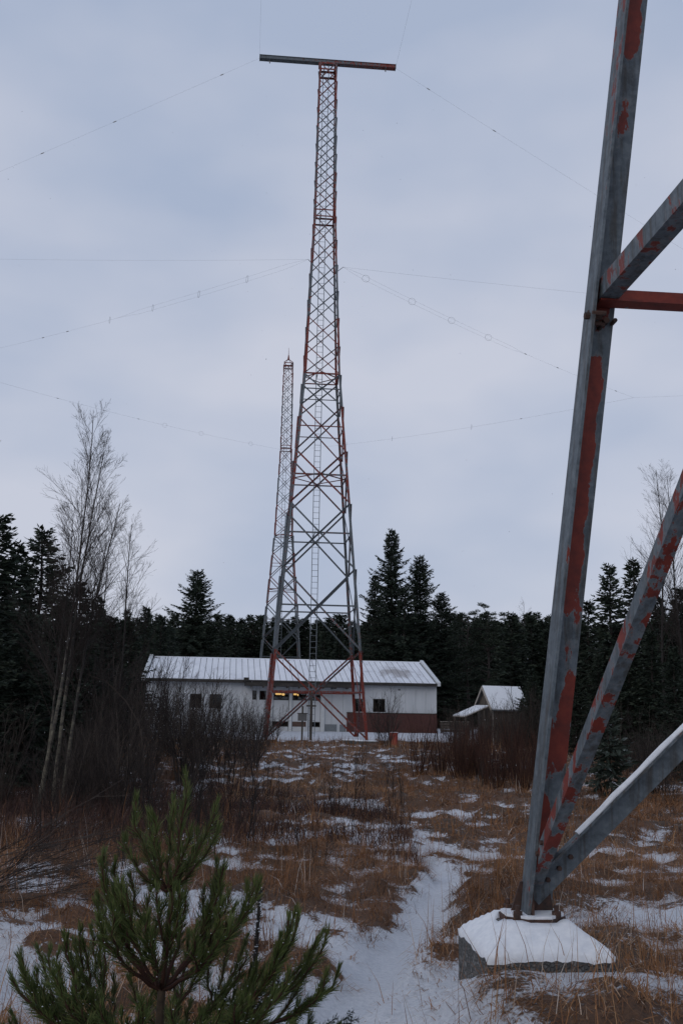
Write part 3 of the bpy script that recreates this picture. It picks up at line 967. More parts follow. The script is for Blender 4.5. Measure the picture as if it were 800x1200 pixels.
def footing(P, label, group=None, fancy=False):
    """Concrete block with a low pyramid top under a cap of snow; P is the underside of the base plate."""
    z = P[2]
    g = gh(P[0], P[1])
    E_ = empty('concrete_footing', (P[0], P[1], min(g, z - 0.3)), AX)
    tag(E_, label, 'footing', group)
    b0 = min(g, z - 0.3)
    top = z - b0
    hw, hd = (0.262, 0.28) if fancy else (0.40, 0.40)
    mb = MB()
    drop = 0.095
    edge = top - drop
    r = 0.14
    V = [(-hw, -hd, -0.35), (hw, -hd, -0.35), (hw, hd, -0.35), (-hw, hd, -0.35), (-hw, -hd, edge), (hw, -hd, edge), (hw, hd, edge), (-hw, hd, edge), (-r, -r, top), (r, -r, top), (r, r, top), (-r, r, top)]
    F = [(0, 3, 2, 1), (0, 1, 5, 4), (1, 2, 6, 5), (2, 3, 7, 6), (3, 0, 4, 7), (4, 5, 9, 8), (5, 6, 10, 9), (6, 7, 11, 10), (7, 4, 8, 11), (8, 9, 10, 11)]
    mb.add(V, F)
    blk = mb.build('block', M['concrete'], E_)
    # snow cap
    n = 25
    gx = np.linspace(-1, 1, n); X, Y = np.meshgrid(gx, gx)
    d = np.maximum(np.abs(X), np.abs(Y))
    th = 0.014 * (1 - d ** 14) + 0.003
    q = np.clip((d - 0.48) / 0.52, 0, 1)
    base = top - drop * q ** 0.92 + 0.004
    rim = 0.004 + 0.007 * (fbm(X * 3 + P[0], Y * 3 + P[1], 0.5, 9, 3) - 0.62)
    xx, yy = X * (hw + rim), Y * (hd + rim)
    ins = np.maximum(np.abs(xx), np.abs(yy)) < 0.185
    noise = (fbm(xx + P[0], yy + P[1], 0.12, 7, 3) - 0.5) * 0.010
    zz = np.where(np.hypot(xx, yy) < 0.136, top - 0.05, base + th + noise)
    V = np.concatenate([np.stack([xx.ravel(), yy.ravel(), zz.ravel()], 1), np.stack([xx.ravel() * 0.985, yy.ravel() * 0.985, np.minimum(zz.ravel() - 0.03, edge + 0 * zz.ravel() - 0.004)], 1)])
    i = np.arange((n - 1) ** 2); rr, cc = i // (n - 1), i % (n - 1); a = rr * n + cc
    F1 = np.stack([a, a + 1, a + n + 1, a + n], 1)
    bd = [(j, j + 1) for j in range(n - 1)] + [(j * n + n - 1, (j + 1) * n + n - 1) for j in range(n - 1)] + [((n - 1) * n + j + 1, (n - 1) * n + j) for j in range(n - 2, -1, -1)] + [((j + 1) * n, j * n) for j in range(n - 2, -1, -1)]
    F2 = np.array([(q1, q0, q0 + n * n, q1 + n * n) for q0, q1 in bd])
    me = np_mesh('snow_cap', V, np.concatenate([F1, F2]), M['snow'], smooth=True)
    link('snow_cap', me, E_)
    return E_


def tower_foot(Cc, sx, sy):
    h = 5.85 / 2 - 0.045
    P = Cc + ax_r * (sx * h) + ax_f * (sy * h)
    return np.array([P[0], P[1], Cc[2] - 0.024])


for sx in (-1, 1):
    for sy in (-1, 1):
        if (sx, sy) == (-1, 1):
            footing(tower_foot(C_NEAR, sx, sy), 'snow-capped pebbly concrete footing under the close-up tower leg', fancy=True)
        else:
            footing(tower_foot(C_NEAR, sx, sy), 'concrete footing under another leg of the close-up tower', 'footings of the close-up tower outside the view')
        footing(tower_foot(C_MAIN, sx, sy), 'small pale concrete footing under a foot of the tower before the building', 'footings of the tower before the building')
        footing(tower_foot(C_REAR, sx, sy), 'concrete footing of the distant tower behind the building', 'footings of the distant tower')

# ------------------------------------------------------------------ antenna wires
def sagline(P, Q, sag, n=40):
    P, Q = np.asarray(P, float), np.asarray(Q, float)
    return [P + (Q - P) * t - np.array([0, 0, 4 * sag * t * (1 - t)]) for t in np.linspace(0, 1, n)]


def wire(P, Q, sag, label, rad=0.0042, rings=None, knots=None, twin=0.0, group=None):
    mb = MB()
    if twin:
        d = np.asarray(Q, float) - np.asarray(P, float); d /= np.linalg.norm(d)
        up_ = np.array([0, 0, 1.0]); up_ = up_ - d * d[2]; up_ /= np.linalg.norm(up_)
        pts = sagline(P, Q, sag)
        for s in (-1, 1):
            t = np.linspace(0, 1, len(pts))
            # the strands of the cage meet at both ends
            mb.tube([p + up_ * s * twin * min(1, q * 25, max(0, (twin_end - q) * 25)) for p, q in zip(pts, t)], rad, 3)
    else:
        mb.tube(sagline(P, Q, sag), rad, 3)
    o = mb.build('antenna_wire', M['wire'])
    tag(o, label, 'wire', group)
    P, Q = np.asarray(P, float), np.asarray(Q, float)
    d = (Q - P) / np.linalg.norm(Q - P)
    def pt(t): return P + (Q - P) * t - np.array([0, 0, 4 * sag * t * (1 - t)])
    for t in (rings or []):
        c = pt(t); s = np.cross(d, [0, 0, 1.0]); s /= np.linalg.norm(s); u = np.cross(s, d)
        # rings hang a little askew, so they read as ovals
        s = s * 0.55 + d * 0.83; s /= np.linalg.norm(s)
        rb = MB(); ring = [c + 0.24 * (math.cos(a) * s + math.sin(a) * u) for a in np.linspace(0, 2 * math.pi, 17)]
        rb.tube(ring, 0.009, 3, cap=False); link('spreader_ring', rb.mesh('spreader_ring', M['wire']), o)
    for t in (knots or []):
        c = pt(t); kb = MB(); kb.tube([c - d * 0.14, c - d * 0.05, c + d * 0.05, c + d * 0.14], [0.014, 0.03, 0.03, 0.014], 5)
        link('insulator', kb.mesh('insulator', M['ceramic']), o)
    return o


twin_end = 0.42
zb = TOP + 0.30
bl_m = C_MAIN + np.array([0, 0, zb]) - ax_r * 4.58
br_m = C_MAIN + np.array([0, 0, zb]) + ax_r * 4.58
bl_n = C_NEAR + np.array([0, 0, zb]) - ax_r * 4.58
br_n = C_NEAR + np.array([0, 0, zb]) + ax_r * 4.58
wire(bl_m, bl_n, 0.3, 'thin wire running up out of view from the grey end of the crossbeam')
wire(br_m, br_n, 0.3, 'thin wire running up out of view from the red end of the crossbeam')


def ground_end(P, px, Y):
    """Continue the line from P through photo point px at distance Y down to the ground."""
    q = at(px[0], px[1], Y); d = q - P
    t = (0.1 - P[2]) / d[2]
    e = P + d * t
    return e


e1 = ground_end(bl_m, (0, 195), 64.0)
wire(bl_m, e1, 0.8, 'long stay wire slanting from the grey end of the crossbeam down to the ground', knots=[0.022, 0.085, 0.128, 0.155, 0.275])
e2 = ground_end(br_m, (800, 285), 64.0)
wire(br_m, e2, 0.6, 'long stay wire slanting from the red end of the crossbeam, passing behind the close-up leg', knots=[0.03, 0.09])
aL = at(361, 304, 60.5); aR = at(402, 313, 60.5)
# short brackets tie these wires to the tower legs
for P, s, lab in ((aL, -1, 'left'), (aR, 1, 'right')):
    k = MB(); zz = P[2]
    leg = C_MAIN + ax_r * s * tw(zz) / 2 - ax_f * tw(zz) / 2; leg[2] = zz
    k.tube([leg, P], 0.02, 5)
    k.build('wire_clamp', M['wire'])
    tag(COL.objects[-1], 'small clamp tying the %s antenna wires to the tower before the building' % ('ringed birch-side' if s < 0 else 'ringed leg-side'), 'clamp')
wire(aL, at(-120, 301, 66), 0.15, 'level antenna wire running from the middle of the tower out above the birches')
wire(aR, at(960, 368, 66), 0.15, 'nearly level antenna wire running from the tower behind the close-up leg')
jL, jR = at(-80, 425, 82), at(742, 466, 82)
wire(aL, jL, 0.5, 'twin-strand antenna wire with rings slanting down from the tower towards the birches', rings=[0.127, 0.235, 0.345, 0.455], knots=[0.57, 0.64, 0.78, 0.9], twin=0.16)
twin_end = 0.55
wire(aR, jR, 0.4, 'twin-strand antenna wire with rings slanting down from the tower towards the close-up leg', rings=[0.06, 0.19, 0.31, 0.43], knots=[0.56, 0.68, 0.82, 0.92], twin=0.14)
zr = at(333, 524, 121)[2]
rl = C_REAR - ax_r * tw(zr) / 2; rl[2] = zr
rr_ = C_REAR + ax_r * tw(zr) / 2; rr_[2] = zr
wire(rl, jL, 0.5, 'thin wire with rings rising from the distant tower over the birches', rings=[0.12, 0.3, 0.42], knots=[0.5, 0.6, 0.72], rad=0.0055)
wire(rr_, jR, 0.5, 'thin wire with rings rising from the distant tower towards the close-up leg', rings=[0.22, 0.38, 0.62], knots=[0.75, 0.9], rad=0.0055)
wire(jR, at(900, 458, 78), 0.05, 'thin wire running past the close-up leg from the knot where two antenna wires meet')
wire(jL, at(-300, 415, 78), 0.05, 'thin wire running on from the knot of the antenna wires above the birches')

# ------------------------------------------------------------------ white building
def make_building():
    O = (-12.75, 69.0, 0.18)
    B = empty('station_building', O, math.radians(6.0))
    tag(B, 'long low white building with a snowy seamed roof behind the lattice tower', 'building')
    W, D, EH, RH = 19.5, 12.0, 3.27, 4.98
    wins = [(2.92, 3.69, 1.43, 2.37), (4.21, 4.99, 1.43, 2.37), (7.05, 7.32, 2.06, 2.66), (7.52, 7.95, 2.06, 2.66), (8.47, 9.50, 2.06, 2.68), (9.74, 10.68, 2.06, 2.68), (10.80, 11.62, 2.06, 2.68),
            (13.92, 14.62, 1.36, 2.25), (15.20, 16.02, 1.36, 2.26), (8.40, 9.48, 0.32, 0.66), (10.92, 11.62, 0.32, 0.66)]
    # core: back, sides, roof gables, inner front lining with the same openings
    core = MB()
    core.box(0, 0.25, 0.25, D, -0.3, EH); core.box(W - 0.25, W, 0.25, D, -0.3, EH); core.box(0.25, W - 0.25, D - 0.25, D, -0.3, EH)
    for x0 in (0.0, W - 0.25):
        core.prism([(0.25, EH + 0.002), (D, EH + 0.002), (D / 2, RH - 0.02)], 0, x0, x0 + 0.25)
    core.build('wall', M['white_wall'], B)
    inner = MB(); inner.box(0.26, W - 0.26, 3.8, 3.9, -0.3, EH - 0.1); inner.box(0.26, W - 0.26, 0.30, 3.79, -0.3, -0.2); inner.box(0.26, W - 0.26, 0.30, 3.79, EH - 0.09, EH - 0.02)
    for x in (6.3, 8.2, 11.9, 13.6): inner.box(x, x + 0.08, 0.30, 3.78, -0.19, EH - 0.1)
    inner.build('room', M['interior'], B)
    # front wall panels round the openings
    cuts = [0.0]
    x = 0.0
    edges = sorted(set([w[0] for w in wins] + [w[1] for w in wins] + [W]))
    for e in edges:
        seg = e - cuts[-1]
        k = max(1, round(seg / 0.76))
        base = cuts[-1]
        for j in range(1, k + 1): cuts.append(base + seg * j / k)
    for a, b in zip(cuts[:-1], cuts[1:]):
        if b - a < 0.02: continue
        mid = (a + b) / 2
        ops = sorted([(w[2], w[3]) for w in wins if w[0] - 1e-4 <= mid <= w[1] + 1e-4])
        z = -0.3
        for (o0, o1) in ops + [(EH, EH)]:
            if o0 - z > 0.03:
                p = MB(); g = 0.006
                p.box(a + g, b - g, 0.0, 0.10, z + (0.004 if z > 0 else 0), o0 - 0.004)
                p.build('wall_panel', M['white_wall'], B)
                bk = MB(); bk.box(a, b, 0.101, 0.24, z, o0)
                bk.build('panel_backing', M['dark_backing'], B)
            z = o1
    for (a, b, z0, z1) in wins:
        wo = MB(); f = 0.05
        for (p, q, r_, s) in ((a, a + f, z0, z1), (b - f, b, z0, z1), (a + f, b - f, z0, z0 + f), (a + f, b - f, z1 - f, z1)):
            wo.box(p + 0.001, q - 0.001 if q == b else q, 0.02, 0.09, r_ + 0.001, s - 0.001)
        if 0.6 < (b - a) and z1 - z0 > 0.8: wo.box((a + b) / 2 - 0.02, (a + b) / 2 + 0.02, 0.03, 0.08, z0 + f, z1 - f)
        fr = wo.build('window', M['fascia'], B)
        pn = MB(); pn.box(a + f, b - f, 0.052, 0.060, z0 + f, z1 - f); link('pane', pn.mesh('pane', M['glass']), fr)
        if z0 > 1 and (b - a) < 0.9 and z1 < 2.5:
            si = MB(); si.box(a - 0.05, b + 0.05, -0.06, 0.0, z0 - 0.05, z0 - 0.005); link('sill', si.mesh('sill', M['white_trim']), fr)
            sn = MB(); sn.box(a - 0.04, b + 0.04, -0.055, -0.002, z0 - 0.0048, z0 + 0.015); link('sill_snow', sn.mesh('sill_snow', M['snow']), fr)
    bp = MB(); bp.box(9.76, 10.68, -0.012, -0.001, 0.33, 0.66); bp.build('spandrel_panel', M['brown_panel'], B)
    for (a, b) in ((11.95, 12.75), (12.95, 13.35)):
        v = MB(); v.box(a, b, -0.02, -0.001, -0.1, 0.52); v.build('plinth_panel', M['galv'], B)
    # lamps burning inside
    for (x, zz, wd, yy) in ((8.86, 2.50, 0.42, 1.6), (9.22, 2.47, 0.20, 2.2), (9.98, 2.50, 0.26, 1.5), (10.25, 2.46, 0.08, 2.4)):
        lm = MB(); lm.tube([(x - wd / 2, yy, zz + 0.02), (x - wd / 2 + 0.04, yy, zz), (x + wd / 2 - 0.04, yy, zz), (x + wd / 2, yy, zz + 0.02)], [0.03, 0.075, 0.075, 0.03], 8)
        lo = lm.build('ceiling_lamp', M['lamp'], B)
        st_ = MB(); st_.tube([(x, yy, zz + 0.05), (x, yy, EH - 0.085)], 0.01, 4); link('lamp_stem', st_.mesh('lamp_stem', M['grey_box']), lo)
    # brick plinth to the right
    pl = MB(); pl.box(13.42, W + 0.06, -0.10, -0.0015, -0.35, 1.30); pl.build('brick_plinth', M['brick'], B)
    pc = MB(); pc.box(13.40, W + 0.07, -0.13, -0.0016, 1.301, 1.345); pc.build('plinth_coping', M['fascia'], B)
    # corner posts and mullion posts
    for (a, b, z0, z1) in ((9.53, 9.70, -0.3, 2.95), (11.66, 11.90, -0.3, 2.95), (8.26, 8.40, -0.3, 2.95)):
        p = MB(); p.box(a, b, -0.09, -0.001, z0, z1); p.build('post', M['white_trim'], B)
    cn = MB(); cn.box(W - 0.03, W + 0.05, -0.05, 0.35, 1.36, EH + 0.2); cn.build('corner_trim', M['white_trim'], B)
    # canopy
    cp = MB(); cp.box(6.5, 13.75, -1.35, -0.001, 2.95, 3.24); cpo = cp.build('canopy', M['fascia'], B)
    ct = MB(); ct.box(6.42, 13.83, -1.43, -0.003, 3.2405, 3.30); link('canopy_top', ct.mesh('canopy_top', M['fascia']), cpo)
    for k in range(9):
        x = 6.9 + k * 0.8
        r_ = MB(); r_.box(x, x + 0.07, -1.33, -0.004, 2.86, 2.949); link('rafter', r_.mesh('rafter', M['shed_wood']), cpo)
    # roof: metal deck and one snow-covered tray between each pair of standing seams
    sl = (RH - EH) / (D / 2 + 0.4)
    def rz(y): return EH + 0.06 + sl * (y + 0.4) if y <= D / 2 else EH + 0.06 + sl * (D / 2 + 0.4) - sl * (y - D / 2)
    dk = MB()
    dk.add([(-0.05, -0.4, rz(-0.4) - 0.06), (W + 0.02, -0.4, rz(-0.4) - 0.06), (W + 0.02, D / 2, rz(D / 2) - 0.06), (-0.05, D / 2, rz(D / 2) - 0.06), (-0.05, D + 0.4, rz(D + 0.4) - 0.06), (W + 0.02, D + 0.4, rz(D + 0.4) - 0.06),
            (-0.05, -0.4, rz(-0.4)), (W + 0.02, -0.4, rz(-0.4)), (W + 0.02, D / 2, rz(D / 2)), (-0.05, D / 2, rz(D / 2)), (-0.05, D + 0.4, rz(D + 0.4)), (W + 0.02, D + 0.4, rz(D + 0.4))],
           [(3, 2, 1, 0), (4, 5, 2, 3), (6, 7, 8, 9), (9, 8, 11, 10), (0, 1, 7, 6), (5, 4, 10, 11), (1, 2, 8, 7), (2, 5, 11, 8), (0, 6, 9, 3), (3, 9, 10, 4)])
    roof = dk.build('roof', M['roof_metal'], B)
    n = 46; pw = (W - 0.06) / n
    for k in range(n):
        a, b = k * pw + 0.018, (k + 1) * pw - 0.018
        p = MB()
        rows = [-0.36 + (D / 2 + 0.34) * t / 6 for t in range(7)]
        V, F, A = [], [], []
        for y in rows:
            th = 0.022
            V += [(a, y, rz(y) + 0.001), (b, y, rz(y) + 0.001), (b - 0.01, y, rz(y) + th), (a + 0.01, y, rz(y) + th)]
            xm = (a + b) / 2
            bare = 0.42 * math.exp(-((xm - 17.2) / 1.2) ** 2) * math.exp(-((y - 2.6) / 1.4) ** 2) + rnd.uniform(-0.04, 0.06)
            A += [bare] * 4
        for i in range(6):
            for q in range(4):
                q2 = (q + 1) % 4; F.append((i * 4 + q, i * 4 + q2, i * 4 + 4 + q2, i * 4 + 4 + q))
        F += [(3, 2, 1, 0), (24, 25, 26, 27)]
        p.add(V, F, A)
        link('roof_panel', p.mesh('roof_panel', M['roof_snow'], 'bare'), roof)
    rcap = MB(); rcap.prism([(D / 2 - 0.16, rz(D / 2 - 0.16) + 0.03), (D / 2, rz(D / 2) + 0.06), (D / 2 + 0.16, rz(D / 2 + 0.16) + 0.03), (D / 2, rz(D / 2) + 0.004)], 0, -0.05, W + 0.02)
    link('ridge_cap', rcap.mesh('ridge_cap', M['roof_snow'], 'bare'), roof)
    bs = MB(); bs.add([(-0.05, D / 2 + 0.2, rz(D / 2 + 0.2) + 0.02), (W, D / 2 + 0.2, rz(D / 2 + 0.2) + 0.02), (W, D + 0.36, rz(D + 0.36) + 0.02), (-0.05, D + 0.36, rz(D + 0.36) + 0.02)], [(0, 1, 2, 3)], 0.0)
    link('rear_roof_snow', bs.mesh('rear_roof_snow', M['roof_snow'], 'bare'), roof)
    fa = MB(); fa.box(-0.06, W + 0.03, -0.47, -0.402, rz(-0.4) - 0.19, rz(-0.4) + 0.015); fa.build('fascia', M['fascia'], B)
    so = MB(); so.box(0.0, W, -0.401, -0.001, EH - 0.07, EH - 0.03); so.build('soffit', M['fascia'], B)
    for x0, x1 in ((-0.30, -0.055), (W + 0.025, W + 0.24)):
        pr = MB()
        pr.prism([(-0.5, EH - 0.1), (-0.5, rz(-0.4) + 0.10), (D / 2, rz(D / 2) + 0.18), (D + 0.5, rz(D + 0.4) + 0.10), (D + 0.5, EH - 0.1), (D / 2, rz(D / 2) - 0.25)], 0, x0, x1)
        pr.build('gable_parapet', M['white_trim'], B)
    vb = MB(); vb.box(6.42, 6.78, -0.62, -0.471, 3.15, 3.50); vb.build('vent_box', M['fascia'], B)
    for x in (12.3, 16.9):
        v = MB(); v.box(x, x + 0.16, -0.03, -0.001, 2.85, 2.95); v.build('wall_vent', M['grey_box'], B)
    return B


make_building()

# ------------------------------------------------------------------ shed to the right
def make_shed():
    z0 = gh(9.5, 63)
    S = empty('wooden_shed', (8.95, 60.3, z0), math.radians(20))
    tag(S, 'small weathered wooden shed with a snowy gable roof among the bare bushes', 'shed')
    # local x to the right along the eave, y away; ridge runs along x
    L, Dp, EH, RH = 2.15, 1.9, 2.05, 3.15
    c = MB()
    c.box(0.03, L - 0.03, 0.03, Dp - 0.03, -0.2, EH - 0.03)
    c.prism([(0.04, EH - 0.028), (Dp - 0.04, EH - 0.028), (Dp / 2, RH - 0.10)], 0, 0.035, L - 0.035)
    c.build('wall', M['dark_backing'], S)
    k = 0; x = 0.0
    while x < L - 0.05:
        b = MB(); b.box(x + 0.006, min(x + 0.17, L), -0.012 - 0.006 * (k % 2), 0.028, -0.2, EH); b.build('board', M['shed_wood'], S); x += 0.175; k += 1
    y = 0.0; k = 0
    while y < Dp - 0.05:
        ym = min(y + 0.085, Dp); top = EH + (RH - EH - 0.10) * (1 - abs(ym - Dp / 2) / (Dp / 2))
        b = MB(); b.box(-0.012 - 0.006 * (k % 2), 0.028, y + 0.006 + 0.03 * (k == 0), min(y + 0.17, Dp), -0.2, max(EH, top - 0.03)); b.build('board', M['shed_wood'], S); y += 0.175; k += 1
    sl = (RH - EH) / (Dp / 2)
    for s in (-1, 1):
        r = MB(); ov = 0.22
        ye, yr = (Dp / 2 + s * (Dp / 2 + ov)), Dp / 2 + s * 0.002
        ze = EH - sl * ov
        P = [(-0.2, ye, ze), (L + 0.2, ye, ze), (L + 0.2, yr, RH), (-0.2, yr, RH)]
        r.add(P + [(p[0], p[1], p[2] + 0.06) for p in P], [(0, 3, 2, 1), (4, 5, 6, 7), (0, 1, 5, 4), (1, 2, 6, 5), (2, 3, 7, 6), (3, 0, 4, 7)])
        ro = r.build('roof', M['roof_metal'], S)
        sn = MB(); g = 0.02
        Q = [(-0.2 + g, ye - s * g, ze + 0.061 + sl * g), (L + 0.2 - g, ye - s * g, ze + 0.061 + sl * g), (L + 0.2 - g, yr, RH + 0.061), (-0.2 + g, yr, RH + 0.061)]
        sn.add(Q + [(p[0], p[1], p[2] + 0.05) for p in Q], [(0, 3, 2, 1), (4, 5, 6, 7), (0, 1, 5, 4), (1, 2, 6, 5), (2, 3, 7, 6), (3, 0, 4, 7)])
        link('snow', sn.mesh('snow', M['snow']), ro)
        t = MB()
        t.add([(-0.235, ye, ze - 0.09), (-0.201, ye, ze - 0.09), (-0.201, yr, RH - 0.09), (-0.235, yr, RH - 0.09), (-0.235, ye, ze + 0.07), (-0.201, ye, ze + 0.07), (-0.201, yr, RH + 0.07), (-0.235, yr, RH + 0.07)],
              [(0, 3, 2, 1), (4, 5, 6, 7), (0, 1, 5, 4), (1, 2, 6, 5), (2, 3, 7, 6), (3, 0, 4, 7)])
        t.build('barge_board', M['shed_trim'], S)
    for (x, y) in ((-0.04, -0.04),):
        t = MB(); t.box(x - 0.03, x + 0.04, y - 0.03, y + 0.015, -0.2, EH); t.build('corner_board', M['shed_trim'], S)
    # lean-to at the gable end
    lt = MB()
    P = [(-1.75, 0.1, 1.42), (-0.24, 0.1, 2.02), (-0.24, 1.7, 2.02), (-1.75, 1.7, 1.42)]
    lt.add(P + [(p[0], p[1], p[2] + 0.05) for p in P], [(0, 3, 2, 1), (4, 5, 6, 7), (0, 1, 5, 4), (1, 2, 6, 5), (2, 3, 7, 6), (3, 0, 4, 7)])
    lo = lt.build('lean_to_roof', M['shed_trim'], S)
    sn = MB(); P = [(-1.74, 0.12, 1.475), (-0.25, 0.12, 2.067), (-0.25, 1.68, 2.067), (-1.74, 1.68, 1.475)]
    sn.add(P + [(p[0], p[1], p[2] + 0.06) for p in P], [(0, 3, 2, 1), (4, 5, 6, 7), (0, 1, 5, 4), (1, 2, 6, 5), (2, 3, 7, 6), (3, 0, 4, 7)])
    link('snow', sn.mesh('snow', M['snow']), lo)
    for x in (-1.65, -0.5):
        for y in (0.2, 1.6):
            p = MB(); p.box(x - 0.05, x + 0.05, y - 0.05, y + 0.05, -0.2, 1.44 + (x + 1.75) * 0.397); p.build('lean_to_post', M['shed_wood'], S)
    return S


make_shed()


def small_things():
    # post with a box before the entrance
    P = at(354, 855, 60.0); z = gh(P[0], P[1])
    e = empty('meter_post', (P[0], P[1], z)); tag(e, 'short dark post carrying a small grey box before the building entrance', 'post')
    mb = MB(); mb.box(-0.05, 0.05, -0.05, 0.05, -0.2, 1.95); mb.build('post', M['post_wood'], e)
    mb = MB(); mb.box(-0.26, 0.26, -0.16, -0.051, 1.12, 1.52); b = mb.build('box', M['grey_box'], e)
    mb = MB(); mb.box(-0.30, 0.30, -0.20, -0.045, 1.521, 1.56); link('lid', mb.mesh('lid', M['fascia']), b)
    P = at(364, 862, 60.8); z = gh(P[0], P[1])
    e = empty('utility_pole', (P[0], P[1], z)); tag(e, 'slim dark pole with a short crossarm beneath the tower ladder', 'pole')
    mb = MB(); mb.tube([(0, 0, -0.3), (0, 0, 2.85)], [0.085, 0.065], 8); mb.build('pole', M['post_wood'], e)
    mb = MB(); mb.box(-0.28, 0.28, -0.11, -0.03, 1.9, 1.99); mb.build('crossarm', M['post_wood'], e)
    P = at(461, 868, 54.0); z = gh(P[0], P[1])
    e = empty('red_cabinet', (P[0], P[1], z), math.radians(-14)); tag(e, 'small faded red cabinet in the grass beside the tower feet, before the brick plinth', 'cabinet')
    mb = MB(); mb.box(-0.19, 0.19, -0.15, 0.15, -0.15, 0.58); bo = mb.build('body', M['red_box'], e)
    mb = MB(); mb.box(-0.215, 0.215, -0.18, 0.18, 0.581, 0.61); mb.build('lid', M['red_box'], e)
    mb = MB(); mb.box(-0.165, 0.165, -0.162, -0.151, 0.02, 0.54); link('door', mb.mesh('door', M['red_box']), bo)
    mb = MB(); mb.box(-0.20, 0.20, -0.165, 0.165, 0.611, 0.635); mb.build('snow', M['snow'], e)
    # low wall and railing to the right of the building
    P = at(513, 853, 71.0)
    z = gh(P[0], P[1])
    e = empty('low_fence', (P[0] + 0.2, 71.0, z), math.radians(6)); tag(e, 'low grey board fence running on from the brick plinth', 'fence')
    for k in range(3):
        mb = MB(); mb.box(k * 0.9, k * 0.9 + 0.09, 0, 0.09, -0.2, 0.75); mb.build('post', M['post_wood'], e)
    for k in range(3):
        mb = MB(); mb.box(-0.05, 1.95, -0.028, -0.001, 0.08 + 0.22 * k, 0.25 + 0.22 * k); mb.build('rail_board', M['shed_wood'], e)
    mb = MB(); mb.box(-0.05, 1.95, -0.05, 0.12, 0.751, 0.79); mb.build('cap_board', M['shed_trim'], e)
    # loose concrete slabs by the right foot
    for (px, Y, w) in ((413, 56.0, 0.55), (429, 55.3, 0.6)):
        P = at(px, 870, Y); z = gh(P[0], P[1])
        e = empty('concrete_slab', (P[0], P[1], z), 0.1 * w)
        tag(e, 'low pale concrete slab in the grass before the tower feet near the red cabinet', 'slab', 'slabs before the right tower feet')
        mb = MB(); mb.prism([(-w, -0.4), (w, -0.4), (w, 0.4), (-w, 0.4)], 2, -0.2, 0.20); mb.build('block', M['concrete'], e)
        mb = MB(); mb.prism([(-w + 0.02, -0.38), (w - 0.02, -0.38), (w - 0.03, 0.38), (-w + 0.02, 0.38)], 2, 0.201, 0.23); mb.build('snow', M['snow'], e)


small_things()

# ------------------------------------------------------------------ conifers
def spruce_meshes(seed, H=9.0, spread=1.9, dens=1.0, mat='spruce', low=0.04):
    rng = np.random.default_rng(seed)
    tr = MB(); n = 10
    tr.tube([(0.04 * math.sin(i * 1.3 + seed), 0.04 * math.cos(i * 1.7 + seed), -0.3 + (H + 0.2) * i / n) for i in range(n + 1)], [0.016 * H * (1 - 0.97 * i / n) + 0.012 for i in range(n + 1)], 7)
    V = []; T = []
    z = low * H
    br = MB()
    while z < H * 0.985:
        f = z / H
        nb = int(rng.integers(4, 7) + (2 if f < 0.6 else 0))
        a0 = rng.uniform(0, 6.28)
        Lz = spread * ((1 - f) ** 0.70) * (0.55 + 0.45 * min(1, f * 4 + 0.5)) + 0.10
        for k in range(nb):
            az = a0 + 2 * math.pi * k / nb + rng.normal(0, 0.25)
            L = Lz * rng.uniform(0.45, 1.22)
            el = math.radians(-22 + 58 * f ** 1.3 + rng.normal(0, 6))
            ns = max(3, int(L / 0.14))
            p = np.array([0, 0, z + rng.uniform(-0.1, 0.1)]); pts = [p.copy()]
            a = el
            for s in range(ns):
                t = s / ns
                a = el - 0.25 * (1 - f) * math.sin(t * 3.0) + 0.55 * t * t
                d = np.array([math.cos(az) * math.cos(a), math.sin(az) * math.cos(a), math.sin(a)])
                p = p + d * (L / ns); pts.append(p.copy())
                side = np.array([-math.sin(az), math.cos(az), 0])
                tl = (0.20 + 0.40 * (1 - t) * min(1, L / 1.2)) * rng.uniform(0.7, 1.35)
                for sg in (-1, 1):
                    for rep in range(2 if dens >= 1 else 1):
                        dd = d * rng.uniform(0.5, 0.9) + side * sg * rng.uniform(0.5, 1.0) + np.array([0, 0, rng.uniform(-0.75, 0.2)])
                        dd /= np.linalg.norm(dd)
                        w = rng.uniform(0.032, 0.062)
                        nn = np.cross(dd, rng.normal(0, 1, 3)); nn /= np.linalg.norm(nn) + 1e-9
                        ln = tl * rng.uniform(0.6, 1.1)
                        q = p - d * rng.uniform(0, L / ns)
                        V += [q - nn * w * 0.5, q + dd * ln * 0.45 - nn * w, q + dd * ln, q + dd * ln * 0.45 + nn * w]
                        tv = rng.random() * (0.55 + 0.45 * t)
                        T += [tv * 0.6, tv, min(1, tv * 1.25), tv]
            # tip of the branch
            V += [p - side * 0.02, p + d * 0.10 - side * 0.03, p + d * 0.22, p + d * 0.10 + side * 0.03]; T += [0.4, 0.5, 0.7, 0.5]
            br.tube([pts[0], pts[len(pts) // 2], pts[-1]], [0.008 + 0.008 * L, 0.006 + 0.004 * L, 0.004], 3, cap=False)
        z += (0.20 + 0.18 * (1 - f)) * rng.uniform(0.8, 1.2) / (0.6 + 0.4 * dens)
    # leader
    for k in range(26):
        zt = H - 0.55 + 0.6 * k / 26; a = rng.uniform(0, 6.28); dd = np.array([math.cos(a) * 0.5, math.sin(a) * 0.5, 0.85]); w = 0.014
        nn = np.array([-math.sin(a), math.cos(a), 0]); q = np.array([0, 0, zt])
        V += [q - nn * w, q + dd * 0.05 - nn * w, q + dd * 0.11, q + dd * 0.05 + nn * w]; T += [0.4] * 4
    V = np.array(V)
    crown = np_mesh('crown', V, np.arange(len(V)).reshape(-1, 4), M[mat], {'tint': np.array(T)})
    return tr.mesh('trunk', M['bark'], smooth=True), crown, br.mesh('boughs', M['bark']), H


